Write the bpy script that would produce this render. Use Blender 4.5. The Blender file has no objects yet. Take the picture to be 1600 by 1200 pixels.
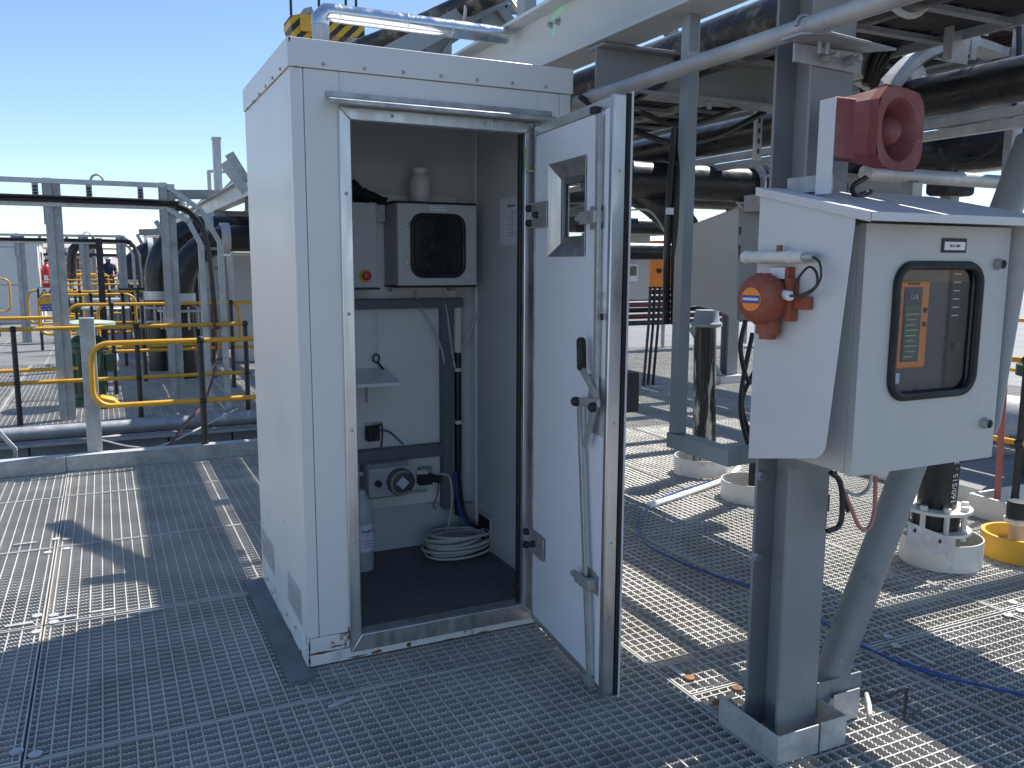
import bpy, bmesh, math, random
from mathutils import Vector, Matrix
R = math.radians
random.seed(7)
# ------------------------------------------------------------------ camera, sky, sun, exposure
SC = bpy.context.scene
COL = SC.collection
FPX, PITCH, ROLL, YAW, EYE = 1322.35, R(8.21), R(0.276), R(25.66), 1.6
def cam_axes():
    cy, sy = math.cos(YAW), math.sin(YAW); rows = []
    for r, h, u in ((cy, sy, 0), (-sy, cy, 0), (0, 0, 1)):
        fw = h*math.cos(PITCH) - u*math.sin(PITCH); dn = -(h*math.sin(PITCH) + u*math.cos(PITCH))
        rows.append((r*math.cos(ROLL) - dn*math.sin(ROLL), r*math.sin(ROLL) + dn*math.cos(ROLL), fw))
    return rows
AX = cam_axes()           # rows: world axis -> (right, down, forward)
camd = bpy.data.cameras.new('Camera'); cam = bpy.data.objects.new('Camera', camd); COL.objects.link(cam)
camd.sensor_width = 36; camd.lens = FPX/1600*36; camd.clip_start = .05; camd.clip_end = 4000
m = Matrix(((AX[0][0], -AX[0][1], -AX[0][2], 0), (AX[1][0], -AX[1][1], -AX[1][2], 0),
            (AX[2][0], -AX[2][1], -AX[2][2], EYE), (0, 0, 0, 1)))
cam.matrix_world = m
SC.camera = cam
SUN_AZ, SUN_EL = R(19.0), R(56.8)      # azimuth from +X towards +Y
wd = bpy.data.worlds.new('World'); SC.world = wd; wd.use_nodes = True
nt = wd.node_tree; bg = nt.nodes['Background']; sk = nt.nodes.new('ShaderNodeTexSky'); sk.sky_type = 'NISHITA'
sk.sun_disc = False; sk.sun_elevation = SUN_EL; sk.sun_rotation = R(90) - SUN_AZ; sk.altitude = 1200
sk.air_density = 1.0; sk.dust_density = 0.15; sk.ozone_density = 3.0
nt.links.new(sk.outputs[0], bg.inputs[0]); bg.inputs[1].default_value = 0.105
sl = bpy.data.lights.new('Sun', 'SUN'); sl.energy = 4.8; sl.angle = R(0.53); sl.color = (1, .955, .88)
so = bpy.data.objects.new('Sun', sl); COL.objects.link(so)
sdir = Vector((math.cos(SUN_EL)*math.cos(SUN_AZ), math.cos(SUN_EL)*math.sin(SUN_AZ), math.sin(SUN_EL)))
so.rotation_euler = sdir.to_track_quat('Z', 'Y').to_euler(); so.location = (20, 8, 30)
vs = SC.view_settings; vs.view_transform = 'Standard'; vs.look = 'None'; vs.gamma = 1; vs.use_curve_mapping = False
vs.exposure = 0.85
def at(x, y, X=None, Y=None, Z=None, D=None):
    """world point that the survey photo shows at pixel x,y on the plane X=, Y= or Z="""
    c = ((x-800)/FPX, (y-600)/FPX, 1)
    d = Vector([AX[i][0]*c[0] + AX[i][1]*c[1] + AX[i][2]*c[2] for i in range(3)])
    if X is not None: t = X/d.x
    elif Y is not None: t = Y/d.y
    elif Z is not None: t = (Z-EYE)/d.z
    else: t = D
    return Vector((0, 0, EYE)) + d*t
V = Vector
# ------------------------------------------------------------------ materials
MATS = {}
def mat(name, col, rough=.5, metal=0., var=.12, vscale=5., bump=0., bscale=150., dirt=None, spec=.5, spangle=0., rvar=.12, coat=0., stretch=None):
    if name in MATS: return MATS[name]
    mt = bpy.data.materials.new(name); mt.use_nodes = True; t = mt.node_tree; N = t.nodes; L = t.links
    b = N['Principled BSDF']; tc = N.new('ShaderNodeTexCoord'); oi = N.new('ShaderNodeObjectInfo')
    mp = N.new('ShaderNodeMapping'); L.new(tc.outputs['Object'], mp.inputs[0])
    cmb = N.new('ShaderNodeMath'); cmb.operation = 'MULTIPLY'; cmb.inputs[1].default_value = 37.; L.new(oi.outputs['Random'], cmb.inputs[0])
    L.new(cmb.outputs[0], mp.inputs['Location'])
    if stretch: mp.inputs['Scale'].default_value = stretch
    def noise(s, d=5, r=.6):
        n = N.new('ShaderNodeTexNoise'); n.inputs['Scale'].default_value = s; n.inputs['Detail'].default_value = d; n.inputs['Roughness'].default_value = r
        L.new(mp.outputs[0], n.inputs['Vector']); return n.outputs['Fac']
    def mr(src, a, c, lo, hi):
        k = N.new('ShaderNodeMapRange'); k.inputs[1].default_value = a; k.inputs[2].default_value = c; k.inputs[3].default_value = lo; k.inputs[4].default_value = hi
        L.new(src, k.inputs[0]); return k.outputs[0]
    n1 = noise(vscale); f = mr(n1, .3, .7, 1-var, 1+var)
    if spangle:
        vo = N.new('ShaderNodeTexVoronoi'); vo.inputs['Scale'].default_value = 60; L.new(mp.outputs[0], vo.inputs['Vector'])
        sp = N.new('ShaderNodeSeparateColor'); L.new(vo.outputs['Color'], sp.inputs[0])
        g = mr(sp.outputs[0], 0, 1, 1-spangle, 1+spangle); mm = N.new('ShaderNodeMath'); mm.operation = 'MULTIPLY'; L.new(f, mm.inputs[0]); L.new(g, mm.inputs[1]); f = mm.outputs[0]
    mx = N.new('ShaderNodeVectorMath'); mx.operation = 'SCALE'; mx.inputs[0].default_value = col; L.new(f, mx.inputs['Scale'])
    out = mx.outputs[0]
    rsrc = mr(noise(vscale*2.3, 4), .3, .7, max(.03, rough-rvar), min(1, rough+rvar))
    if dirt:
        for dc, thr, wid, sc in dirt:
            dn = mr(noise(sc, 8, .68), thr, thr+wid, 0, 1)
            mi = N.new('ShaderNodeMix'); mi.data_type = 'RGBA'; L.new(dn, mi.inputs['Factor']); L.new(out, mi.inputs['A']); mi.inputs['B'].default_value = (*dc, 1)
            out = mi.outputs['Result']
    L.new(out, b.inputs['Base Color']); L.new(rsrc, b.inputs['Roughness'])
    b.inputs['Metallic'].default_value = metal; b.inputs['Specular IOR Level'].default_value = spec
    if coat: b.inputs['Coat Weight'].default_value = coat; b.inputs['Coat Roughness'].default_value = .15
    if bump:
        bn = N.new('ShaderNodeBump'); bn.inputs['Strength'].default_value = bump; bn.inputs['Distance'].default_value = .002
        L.new(noise(bscale, 3), bn.inputs['Height']); L.new(bn.outputs[0], b.inputs['Normal'])
    MATS[name] = mt; return mt
DUST = (.33, .29, .24); RUST = (.16, .055, .018)
WHITE = mat('cabinet_white_paint', (.70, .70, .685), .36, var=.02, vscale=1.5, dirt=[((.52, .5, .46), .62, .3, 2.5), (RUST, .80, .03, 22)], bump=.02, bscale=40, rvar=.05)
WHITED = mat('cabinet_skirt_paint', (.72, .72, .69), .45, var=.05, vscale=3, dirt=[(DUST, .55, .25, 6), (RUST, .60, .06, 9)], bump=.04)
INNER = mat('cabinet_inner_lining', (.55, .575, .575), .42, var=.03, vscale=2, dirt=[((.32, .32, .31), .68, .2, 5)])
BOARD = mat('white_back_board', (.77, .77, .74), .5, var=.03, dirt=[((.4, .39, .36), .68, .2, 9)])
DOORW = mat('door_white_lining', (.70, .735, .785), .38, var=.015, vscale=1.2, rvar=.02)
ALU = mat('brushed_aluminium', (.60, .61, .62), .36, 1., var=.16, vscale=9, stretch=(1, 1, .15), bump=.04, bscale=300)
ALUD = mat('weathered_aluminium', (.42, .43, .44), .5, .85, var=.3, vscale=14, dirt=[(DUST, .6, .25, 30)])
STEEL = mat('stainless_steel', (.44, .44, .43), .4, .55, var=.15, vscale=20)
GALV = mat('galvanised_steel', (.36, .375, .385), .5, .45, var=.2, vscale=7, spangle=.08, dirt=[(DUST, .66, .2, 9)], bump=.05)
GALVL = mat('galvanised_steel_bright', (.5, .51, .51), .48, .35, var=.16, vscale=8, spangle=.07, dirt=[(DUST, .62, .2, 7)])
GRATE = mat('grating_galvanised', (.50, .485, .455), .5, .15, var=.2, vscale=3.2, dirt=[((.40, .37, .32), .54, .2, 2.2), ((.2, .19, .17), .6, .2, 1.7), (RUST, .75, .05, 11)])
POSTG = mat('blue_grey_steel_paint', (.245, .258, .26), .42, var=.1, vscale=3, dirt=[((.29, .295, .29), .56, .25, 3.5), ((.13, .15, .165), .6, .12, 7), ((.42, .42, .4), .70, .03, 22), (RUST, .765, .02, 17)], bump=.06, bscale=90)
BEAMG = mat('pale_grey_steel_paint', (.44, .465, .465), .42, var=.06, vscale=2, dirt=[(DUST, .62, .25, 3)])
MIDG = mat('mid_grey_steel_paint', (.26, .295, .31), .45, var=.1, vscale=3, dirt=[(DUST, .62, .25, 5)])
HDPE = mat('black_polyethylene', (.013, .014, .016), .34, var=.25, vscale=6, dirt=[((.14, .13, .115), .6, .22, 4)], rvar=.14)
HDPED = mat('black_polyethylene_dusty', (.02, .02, .022), .5, var=.3, vscale=6, dirt=[((.3, .27, .23), .5, .2, 6)])
RUB = mat('black_rubber', (.014, .014, .015), .55, var=.2, dirt=[((.09, .088, .085), .62, .2, 20)])
CABLE = mat('black_cable_sheath', (.02, .02, .022), .42, var=.2)
YEL = mat('yellow_rail_paint', (.62, .33, .03), .38, var=.1, vscale=6, dirt=[((.3, .2, .07), .66, .2, 14)])
YELC = mat('yellow_plastic', (.66, .36, .03), .45, var=.08, dirt=[((.4, .27, .1), .64, .2, 12)])
BLK = mat('black_stanchion_paint', (.016, .017, .019), .4, var=.2, dirt=[((.11, .105, .1), .64, .2, 12)])
RAL = mat('light_grey_powder_coat', (.52, .52, .505), .5, var=.03, vscale=3, bump=.06, bscale=700, dirt=[((.44, .42, .38), .58, .25, 4), ((.28, .27, .25), .72, .04, 30)])
RALW = mat('white_powder_coat', (.62, .625, .63), .5, var=.03, vscale=3, bump=.06, bscale=700, dirt=[((.48, .46, .42), .58, .25, 4), ((.3, .29, .27), .72, .04, 30)])
RED = mat('horn_red_plastic', (.22, .052, .055), .6, var=.12, vscale=8, dirt=[((.27, .13, .125), .48, .3, 7), ((.30, .22, .2), .64, .1, 25)])
ORG = mat('beacon_orange_plastic', (.30, .075, .04), .6, var=.12, vscale=8, dirt=[((.30, .14, .095), .5, .3, 9), ((.34, .24, .18), .66, .1, 30)])
ORGB = mat('instrument_orange', (.85, .24, .025), .4, var=.05)
BLUE = mat('blue_tube', (.02, .085, .29), .35, var=.1)
TRUNK = mat('grey_trunking', (.125, .14, .155), .5, var=.06)
FLOORM = mat('cabinet_floor_vinyl', (.10, .105, .11), .6, var=.2, vscale=8, dirt=[((.16, .15, .14), .6, .2, 14)])
HOSEW = mat('pale_hose', (.53, .52, .46), .5, var=.08)
REDH = mat('red_brown_hose', (.13, .03, .025), .45, var=.15)
WPIPE = mat('white_pipe_plastic', (.68, .66, .6), .5, var=.06, dirt=[(DUST, .56, .25, 9)])
GREENM = mat('green_motor_paint', (.03, .075, .045), .45, var=.15, dirt=[(DUST, .65, .2, 8)])
GREENP = mat('pale_green_wheel', (.36, .42, .33), .5, var=.1)
RUSTB = mat('rusty_steel', (.22, .10, .045), .8, .1, var=.4, vscale=30)
PAPER = mat('paper', (.74, .75, .82), .8, var=.02)
DARK = mat('dark_void', (.02, .021, .023), .7, var=.3)
CONC = mat('trench_concrete', (.10, .105, .11), .8, var=.25, vscale=2, dirt=[((.2, .18, .15), .6, .2, 3)])
DESERT = mat('desert_ground', (.36, .27, .19), .95, var=.2, vscale=.05, dirt=[((.25, .19, .14), .55, .2, .02)])
BROWN = mat('brown_roof', (.30, .185, .115), .8, var=.1)
NAVY = mat('navy_cloth', (.012, .018, .045), .8, var=.2)
SKIN = mat('skin', (.16, .075, .045), .6, var=.1)
WHT = mat('white_plastic', (.78, .79, .8), .4, var=.02)
SIGNB = mat('sign_blue', (.02, .05, .3), .4, var=.05)
SIGNY = mat('sign_yellow', (.75, .48, .03), .4, var=.05)
FRED = mat('extinguisher_red', (.5, .02, .02), .3, var=.05)
DUCT = mat('polished_duct', (.68, .69, .7), .2, 1., var=.08, vscale=10)
PUMPG = mat('pump_grey', (.27, .28, .29), .45, var=.08)
GREENT = mat('green_spray_mark', (.33, .62, .47), .6, var=.15, vscale=20)
SCREEN = mat('display_screen', (.05, .10, .055), .2, var=.5, vscale=25)
SCRB = mat('display_header', (.02, .035, .09), .2, var=.3, vscale=25)
EARTH = mat('earth_wire', (.33, .42, .06), .45, var=.1)
BOTTLEM = mat('reagent_bottle', (.42, .47, .48), .3, var=.08)
INK = mat('printed_black', (.02, .02, .02), .6, var=.0)
INKW = mat('printed_white', (.7, .7, .7), .6, var=.0)
def glass(name, tint, rough=.03):
    mt = bpy.data.materials.new(name); mt.use_nodes = True; t = mt.node_tree; N = t.nodes; L = t.links
    o = N['Material Output']; N.remove(N['Principled BSDF'])
    tr = N.new('ShaderNodeBsdfTransparent'); tr.inputs[0].default_value = (*tint, 1)
    gl = N.new('ShaderNodeBsdfGlossy'); gl.inputs['Roughness'].default_value = rough
    lw = N.new('ShaderNodeLayerWeight'); lw.inputs[0].default_value = .5
    pw = N.new('ShaderNodeMath'); pw.operation = 'POWER'; pw.inputs[1].default_value = 4.; L.new(lw.outputs['Facing'], pw.inputs[0])
    ma = N.new('ShaderNodeMath'); ma.operation = 'ADD'; ma.inputs[1].default_value = .05; L.new(pw.outputs[0], ma.inputs[0])
    mx = N.new('ShaderNodeMixShader'); L.new(ma.outputs[0], mx.inputs[0]); L.new(tr.outputs[0], mx.inputs[1]); L.new(gl.outputs[0], mx.inputs[2]); L.new(mx.outputs[0], o.inputs[0])
    return mt
GLASS = glass('clear_pane', (.75, .78, .78)); GLASSD = glass('tinted_pane', (.16, .17, .18), .08)
def hazard():
    mt = bpy.data.materials.new('hazard_stripes'); mt.use_nodes = True; t = mt.node_tree; N = t.nodes; L = t.links; b = N['Principled BSDF']
    tc = N.new('ShaderNodeTexCoord'); sx = N.new('ShaderNodeSeparateXYZ'); L.new(tc.outputs['Object'], sx.inputs[0])
    a = N.new('ShaderNodeMath'); a.operation = 'SUBTRACT'; L.new(sx.outputs[0], a.inputs[0]); L.new(sx.outputs[2], a.inputs[1])
    p = N.new('ShaderNodeMath'); p.operation = 'PINGPONG'; p.inputs[1].default_value = .11; L.new(a.outputs[0], p.inputs[0])
    g = N.new('ShaderNodeMath'); g.operation = 'GREATER_THAN'; g.inputs[1].default_value = .055; L.new(p.outputs[0], g.inputs[0])
    mi = N.new('ShaderNodeMix'); mi.data_type = 'RGBA'; L.new(g.outputs[0], mi.inputs['Factor']); mi.inputs['A'].default_value = (.6, .36, .02, 1); mi.inputs['B'].default_value = (.02, .02, .02, 1)
    L.new(mi.outputs['Result'], b.inputs['Base Color']); b.inputs['Roughness'].default_value = .5; return mt
HAZ = hazard()
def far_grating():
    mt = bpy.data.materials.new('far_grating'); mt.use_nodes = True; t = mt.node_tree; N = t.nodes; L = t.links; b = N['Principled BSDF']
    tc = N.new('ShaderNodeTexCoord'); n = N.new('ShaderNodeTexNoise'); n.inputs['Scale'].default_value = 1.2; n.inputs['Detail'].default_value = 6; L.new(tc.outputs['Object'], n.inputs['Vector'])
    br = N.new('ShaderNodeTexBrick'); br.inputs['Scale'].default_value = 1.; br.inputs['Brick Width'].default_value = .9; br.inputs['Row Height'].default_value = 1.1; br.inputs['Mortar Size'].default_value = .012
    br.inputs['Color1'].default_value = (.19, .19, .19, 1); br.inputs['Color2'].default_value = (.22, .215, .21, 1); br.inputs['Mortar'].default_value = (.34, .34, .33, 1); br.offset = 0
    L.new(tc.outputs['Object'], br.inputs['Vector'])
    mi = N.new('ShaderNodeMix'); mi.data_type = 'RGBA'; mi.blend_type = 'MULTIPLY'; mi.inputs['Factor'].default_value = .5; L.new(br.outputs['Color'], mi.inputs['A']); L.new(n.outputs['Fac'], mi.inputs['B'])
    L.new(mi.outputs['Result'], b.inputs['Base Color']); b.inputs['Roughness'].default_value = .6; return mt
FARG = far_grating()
# ------------------------------------------------------------------ mesh helpers
OFF = {}
class MB:
    def __init__(s, M=None): s.v = []; s.f = []; s.M = M
    def add(s, pts, faces):
        n = len(s.v); s.v += [tuple(s.M @ V(p)) if s.M else tuple(p) for p in pts]; s.f += [tuple(i+n for i in f) for f in faces]; return s
    def hexa(s, p):   # p: 4 bottom ccw, 4 top
        return s.add(p, [(3, 2, 1, 0), (4, 5, 6, 7), (0, 1, 5, 4), (1, 2, 6, 5), (2, 3, 7, 6), (3, 0, 4, 7)])
    def box(s, x0, x1, y0, y1, z0, z1):
        return s.hexa([(x0, y0, z0), (x1, y0, z0), (x1, y1, z0), (x0, y1, z0), (x0, y0, z1), (x1, y0, z1), (x1, y1, z1), (x0, y1, z1)])
    def cbox(s, c, sx, sy, sz): return s.box(c[0]-sx/2, c[0]+sx/2, c[1]-sy/2, c[1]+sy/2, c[2]-sz/2, c[2]+sz/2)
    @staticmethod
    def frame(d, up=(0, 0, 1)):
        d = V(d).normalized(); u = V(up)
        if abs(d.dot(u)) > .97: u = V((0, 1, 0)) if abs(d.y) < .9 else V((1, 0, 0))
        a = d.cross(u).normalized(); return d, a, a.cross(d).normalized()
    def beam(s, p0, p1, w, h, up=(0, 0, 1)):
        p0 = V(p0); p1 = V(p1); d, a, b = s.frame(p1-p0, up); a = a*w/2; b = b*h/2
        return s.hexa([p0-a-b, p0+a-b, p1+a-b, p1-a-b, p0-a+b, p0+a+b, p1+a+b, p1-a+b])
    def prism(s, pts, ext):
        e = V(ext); n = len(pts); P = [V(p) for p in pts]
        return s.add(P+[p+e for p in P], [tuple(range(n-1, -1, -1)), tuple(range(n, 2*n))]+[(i, (i+1) % n, n+(i+1) % n, n+i) for i in range(n)])
    def sect(s, p0, p1, prof, up=(0, 0, 1)):
        p0 = V(p0); p1 = V(p1); d, a, b = s.frame(p1-p0, up)
        return s.prism([p0+a*x+b*y for x, y in prof], p1-p0)
    def ibeam(s, p0, p1, h, w, tf=.014, tw=.01, up=(0, 0, 1)):
        H = h/2; W = w/2; T = tw/2
        # three butted plates
        d, a, b = s.frame(V(p1)-V(p0), up)
        for x0, x1, y0, y1 in ((-W, W, H-tf, H), (-T, T, -H+tf, H-tf), (-W, W, -H, -H+tf)):
            s.sect(p0, p1, [(x0, y0), (x1, y0), (x1, y1), (x0, y1)], up)
        return s
    def chan(s, p0, p1, h, w, t=.006, up=(0, 0, 1)):
        H = h/2
        return s.sect(p0, p1, [(0, -H), (w, -H), (w, -H+t), (t, -H+t), (t, H-t), (w, H-t), (w, H), (0, H)], up)
    def tube(s, pts, r, n=8, closed=False, caps=True):
        P = [V(p) for p in pts]; k = len(P); rings = []; prev = None
        for i, p in enumerate(P):
            t = (P[(i+1) % k]-P[i-1]) if (closed or 0 < i < k-1) else (P[1]-P[0] if i == 0 else P[-1]-P[-2])
            t.normalize()
            if prev is None: _, a, b = s.frame(t)
            else:
                a = prev-t*prev.dot(t)
                if a.length < 1e-6: _, a, b = s.frame(t)
                a.normalize()
            b = t.cross(a); prev = a; rr = r[i] if isinstance(r, (list, tuple)) else r
            rings.append([p+a*math.cos(2*math.pi*j/n)*rr+b*math.sin(2*math.pi*j/n)*rr for j in range(n)])
        vv = [q for g in rings for q in g]; ff = []
        for i in range(k if closed else k-1):
            i2 = (i+1) % k
            ff += [(i*n+j, i*n+(j+1) % n, i2*n+(j+1) % n, i2*n+j) for j in range(n)]
        if not closed and caps: ff += [tuple(range(n-1, -1, -1)), tuple(range((k-1)*n, k*n))]
        return s.add(vv, ff)
    def cyl(s, p0, p1, r, n=16, r2=None): return s.tube([p0, p1], [r, r if r2 is None else r2], n)
    def lathe(s, prof, o, axis=(0, 0, 1), n=24, cap=True):
        o = V(o); d, a, b = s.frame(axis); vv = []; ff = []; k = len(prof)
        for r, h in prof: vv += [o+d*h+a*r*math.cos(2*math.pi*j/n)+b*r*math.sin(2*math.pi*j/n) for j in range(n)]
        for i in range(k-1): ff += [(i*n+j, i*n+(j+1) % n, (i+1)*n+(j+1) % n, (i+1)*n+j) for j in range(n)]
        if cap: ff += [tuple(range(n-1, -1, -1)), tuple(range((k-1)*n, k*n))]
        return s.add(vv, ff)
    def build(s, name, mt, parent=None, bevel=0., smooth=True, recalc=True):
        off = OFF.get(parent, V((0, 0, 0))) if parent else V((0, 0, 0))
        me = bpy.data.meshes.new(name); me.from_pydata([V(p)-off for p in s.v], [], s.f)
        if recalc and len(s.f) < 30000:
            bm = bmesh.new(); bm.from_mesh(me); bmesh.ops.recalc_face_normals(bm, faces=bm.faces); bm.to_mesh(me); bm.free()
        me.update()
        if smooth: me.shade_smooth(); me.set_sharp_from_angle(angle=R(38))
        me.materials.append(mt)
        o = bpy.data.objects.new(name, me); COL.objects.link(o)
        if parent: o.parent = parent; OFF[o] = off
        else: OFF[o] = V((0, 0, 0))
        if bevel:
            bv = o.modifiers.new('Bevel', 'BEVEL'); bv.width = bevel; bv.segments = 2; bv.limit_method = 'ANGLE'; bv.angle_limit = R(50)
        return o
def tag(o, label, cat, group=None):
    o['label'] = label; o['category'] = cat; o['kind'] = 'thing'
    if group: o['group'] = group
    return o
def thing(name, loc, label, cat, group=None):
    o = bpy.data.objects.new(name, None); COL.objects.link(o); o.location = loc; o.empty_display_size = .1; OFF[o] = V(loc); return tag(o, label, cat, group)
def recentre(o, loc=None):
    """move the origin of a one-mesh thing to its base"""
    me = o.data; xs = [v.co for v in me.vertices]
    c = V(loc) if loc else V((sum(p.x for p in xs)/len(xs), sum(p.y for p in xs)/len(xs), min(p.z for p in xs)))
    me.transform(Matrix.Translation(-c)); o.location = c; return o
def solo(mb, name, mt, label, cat, group=None, bevel=0., loc=None): return tag(recentre(mb.build(name, mt, None, bevel), loc), label, cat, group)
def struct(mb, name, mt, bevel=0.): o = mb.build(name, mt, None, bevel); o['kind'] = 'structure'; return o
def copy_tree(o, parent=None):
    c = o.copy(); COL.objects.link(c); c.parent = parent
    for ch in [x for x in bpy.data.objects if x.parent == o]: copy_tree(ch, c)
    return c
def arc(c, r, a0, a1, u, w, n=8):
    c = V(c); u = V(u); w = V(w); return [c+u*r*math.cos(a0+(a1-a0)*i/n)+w*r*math.sin(a0+(a1-a0)*i/n) for i in range(n+1)]
def rrect(c, w, h, rad, u, v, n=5):
    c = V(c); u = V(u); v = V(v); P = []
    for sx, sy, a in ((1, 1, 0), (-1, 1, 90), (-1, -1, 180), (1, -1, 270)):
        q = c+u*sx*(w/2-rad)+v*sy*(h/2-rad)
        P += [q+u*rad*math.cos(R(a+90*i/n))+v*rad*math.sin(R(a+90*i/n)) for i in range(n+1)]
    return P
def bez(p, n=16):
    """Catmull-Rom through points"""
    P = [V(q) for q in p]; P = [P[0]*2-P[1]]+P+[P[-1]*2-P[-2]]; out = []
    k = len(P)-3; m = max(2, n//k)
    for i in range(k):
        a, b, c, d = P[i:i+4]
        for j in range(m):
            t = j/m; out.append(.5*((2*b)+(c-a)*t+(2*a-5*b+4*c-d)*t*t+(3*b-a-3*c+d)*t**3))
    return out+[P[-2]]
def text(s, size, pos, u, v, mt, parent, name='lettering', ext=.0004):
    cu = bpy.data.curves.new(name, 'FONT'); cu.body = s; cu.size = size; cu.align_x = 'CENTER'; cu.align_y = 'CENTER'; cu.extrude = ext
    o = bpy.data.objects.new(name, cu); COL.objects.link(o); bpy.context.view_layer.update()
    me = bpy.data.meshes.new_from_object(o); COL.objects.unlink(o); bpy.data.objects.remove(o)
    u = V(u).normalized(); v = V(v).normalized(); w = u.cross(v); M = Matrix((( u.x, v.x, w.x, 0), (u.y, v.y, w.y, 0), (u.z, v.z, w.z, 0), (0, 0, 0, 1)))
    me.transform(Matrix.Translation(V(pos)-OFF.get(parent, V((0, 0, 0)))) @ M); me.materials.clear(); me.materials.append(mt)
    for p in me.polygons: p.material_index = 0
    q = bpy.data.objects.new(name, me); COL.objects.link(q); q.parent = parent; OFF[q] = OFF.get(parent, V((0, 0, 0))); return q
UX = V((1, 0, 0)); UY = V((0, 1, 0)); UZ = V((0, 0, 1))
# ------------------------------------------------------------------ setting: desert ground, decks, trench
g = MB(); g.add([(-1500, -800, -4), (1500, -800, -4), (1500, 2500, -4), (-1500, 2500, -4)], [(0, 1, 2, 3)]); struct(g, 'ground', DESERT)
def grating(w, l, teeth=True, along='x'):
    """panel of serrated bearing bars (41 mm) tied by cross rods (51 mm), top at z=0, corner at the origin"""
    mb = MB(); H = .034; T = .0029
    W, Ln = (w, l) if along == 'x' else (l, w)     # W: bar length, Ln: spread
    P = (lambda a, b, c: (a, b, c)) if along == 'x' else (lambda a, b, c: (b, a, c))
    nb = max(2, round(Ln/.041)); v = []; f = []
    def strip(b, tooth, t):
        base = len(v)
        if tooth:
            n = int(W/.0075); xs = [W*i/n for i in range(n+1)]; zs = [0 if i % 2 else -.0055 for i in range(n+1)]
        else: xs = [0, W]; zs = [-.001, -.001]
        for x, z in zip(xs, zs): v.extend([P(x, b-t, -H), P(x, b-t, z), P(x, b+t, z), P(x, b+t, -H)])
        for i in range(len(xs)-1):
            q = base+4*i
            f.extend([(q, q+4, q+5, q+1), (q+1, q+5, q+6, q+2), (q+2, q+6, q+7, q+3)])
    for i in range(1, nb): strip(Ln*i/nb, teeth, T)
    mb.v = v; mb.f = f
    for b in (.004, Ln-.004):
        mb.box(*sum(zip(P(0, b-.003, -H), P(W, b+.003, .002)), ()))
    nr = max(2, round(W/.051))
    for i in range(nr):
        x = W*(i+.5)/nr
        mb.box(*sum(zip(P(x-.0025, .008, -.0085), P(x+.0025, Ln-.008, -.0022)), ()))
    for x in (.003, W-.003): mb.box(*sum(zip(P(x-.0025, .008, -H), P(x+.0025, Ln-.008, .0015)), ()))
    return mb
PANELS = {}
deck = MB()
for x in (-2.54, -.325, 1.89): deck.box(x-.05, x+.05, .2, 7.1, -.2, -.04)
for y in (2.38, 4.595, 6.81): deck.box(1.95, 12, y-.04, y+.04, -.2, -.04)
deck_o = struct(deck, 'walkway_deck', MIDG)
under = MB(); under.add([(-9, -1, -1.3), (16, -1, -1.3), (16, 60, -1.3), (-9, 60, -1.3)], [(0, 1, 2, 3)]); struct(under, 'basin_floor', CONC)
def panel(x0, x1, y0, y1, teeth, along, parent, z=0.):
    gap = .004; w = x1-x0-2*gap; l = y1-y0-2*gap; k = (round(w, 3), round(l, 3), teeth, along)
    if k not in PANELS:
        o = grating(w, l, teeth, along).build('grating_panel', GRATE, parent, smooth=False, recalc=False); PANELS[k] = o
    else:
        o = PANELS[k].copy(); COL.objects.link(o); o.parent = parent
    o.location = (x0+gap, y0+gap, z+random.uniform(-.003, .003)); o.rotation_euler = (random.uniform(-.0012, .0012), random.uniform(-.0008, .0008), random.uniform(-.0012, .0012)); return o
YS = [.67, 1.81, 2.95, 4.09, 5.23, 6.37, 7.1]
for i in range(6):
    for x0, x1 in ((-4.755, -2.54), (-2.54, -.325), (-.325, 1.89)):
        if x1 < -2 and i < 2: continue
        panel(x0, x1, YS[i], YS[i+1], True, 'x', deck_o)
XR = [1.89, 2.79, 3.69, 4.59, 5.49, 6.39, 7.29, 8.19, 9.09, 9.99, 10.89]
YR = [.165, 2.38, 4.595, 6.81, 9.025, 11.24, 13.455]
for i in range(10):
    for j in range(6):
        if XR[i] > 5.4 and j < 2: continue
        panel(XR[i], XR[i+1], YR[j], YR[j+1], j < 3 and i < 5, 'y', deck_o)
deck2 = MB()
for x in (-5.4, -3.2, -1., 1.2, 3.3): deck2.box(x-.05, x+.05, 9.3, 15, -.22, -.06)
deck2_o = struct(deck2, 'second_walkway_deck', MIDG)
for i in range(5):
    for x0 in (-5.515, -3.3, -1.085, 1.13): panel(x0, x0+2.215, 9.25+1.14*i, 9.25+1.14*(i+1), False, 'x', deck2_o, -.02)
fs = MB(); fs.add([(-30, -80, -.03), (5.44, -80, -.03), (5.44, .16, -.03), (-30, .16, -.03)], [(0, 1, 2, 3)]); fs.add([(5.45, -80, -.03), (70, -80, -.03), (70, -2.01, -.03), (5.45, -2.01, -.03)], [(0, 1, 2, 3)]); fs.add([(-14, 14.96, -.03), (1.89, 14.96, -.03), (1.89, 80, -.03), (-14, 80, -.03)], [(0, 1, 2, 3)])
fs.add([(1.9, 13.46, -.03), (40, 13.46, -.03), (40, 80, -.03), (1.9, 80, -.03)], [(0, 1, 2, 3)])
fs.add([(10.9, -2, -.03), (40, -2, -.03), (40, 13.45, -.03), (10.9, 13.45, -.03)], [(0, 1, 2, 3)])
fs.add([(5.45, -2, -.03), (10.89, -2, -.03), (10.89, 4.59, -.03), (5.45, 4.59, -.03)], [(0, 1, 2, 3)])
struct(fs, 'far_walkway', FARG)
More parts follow.
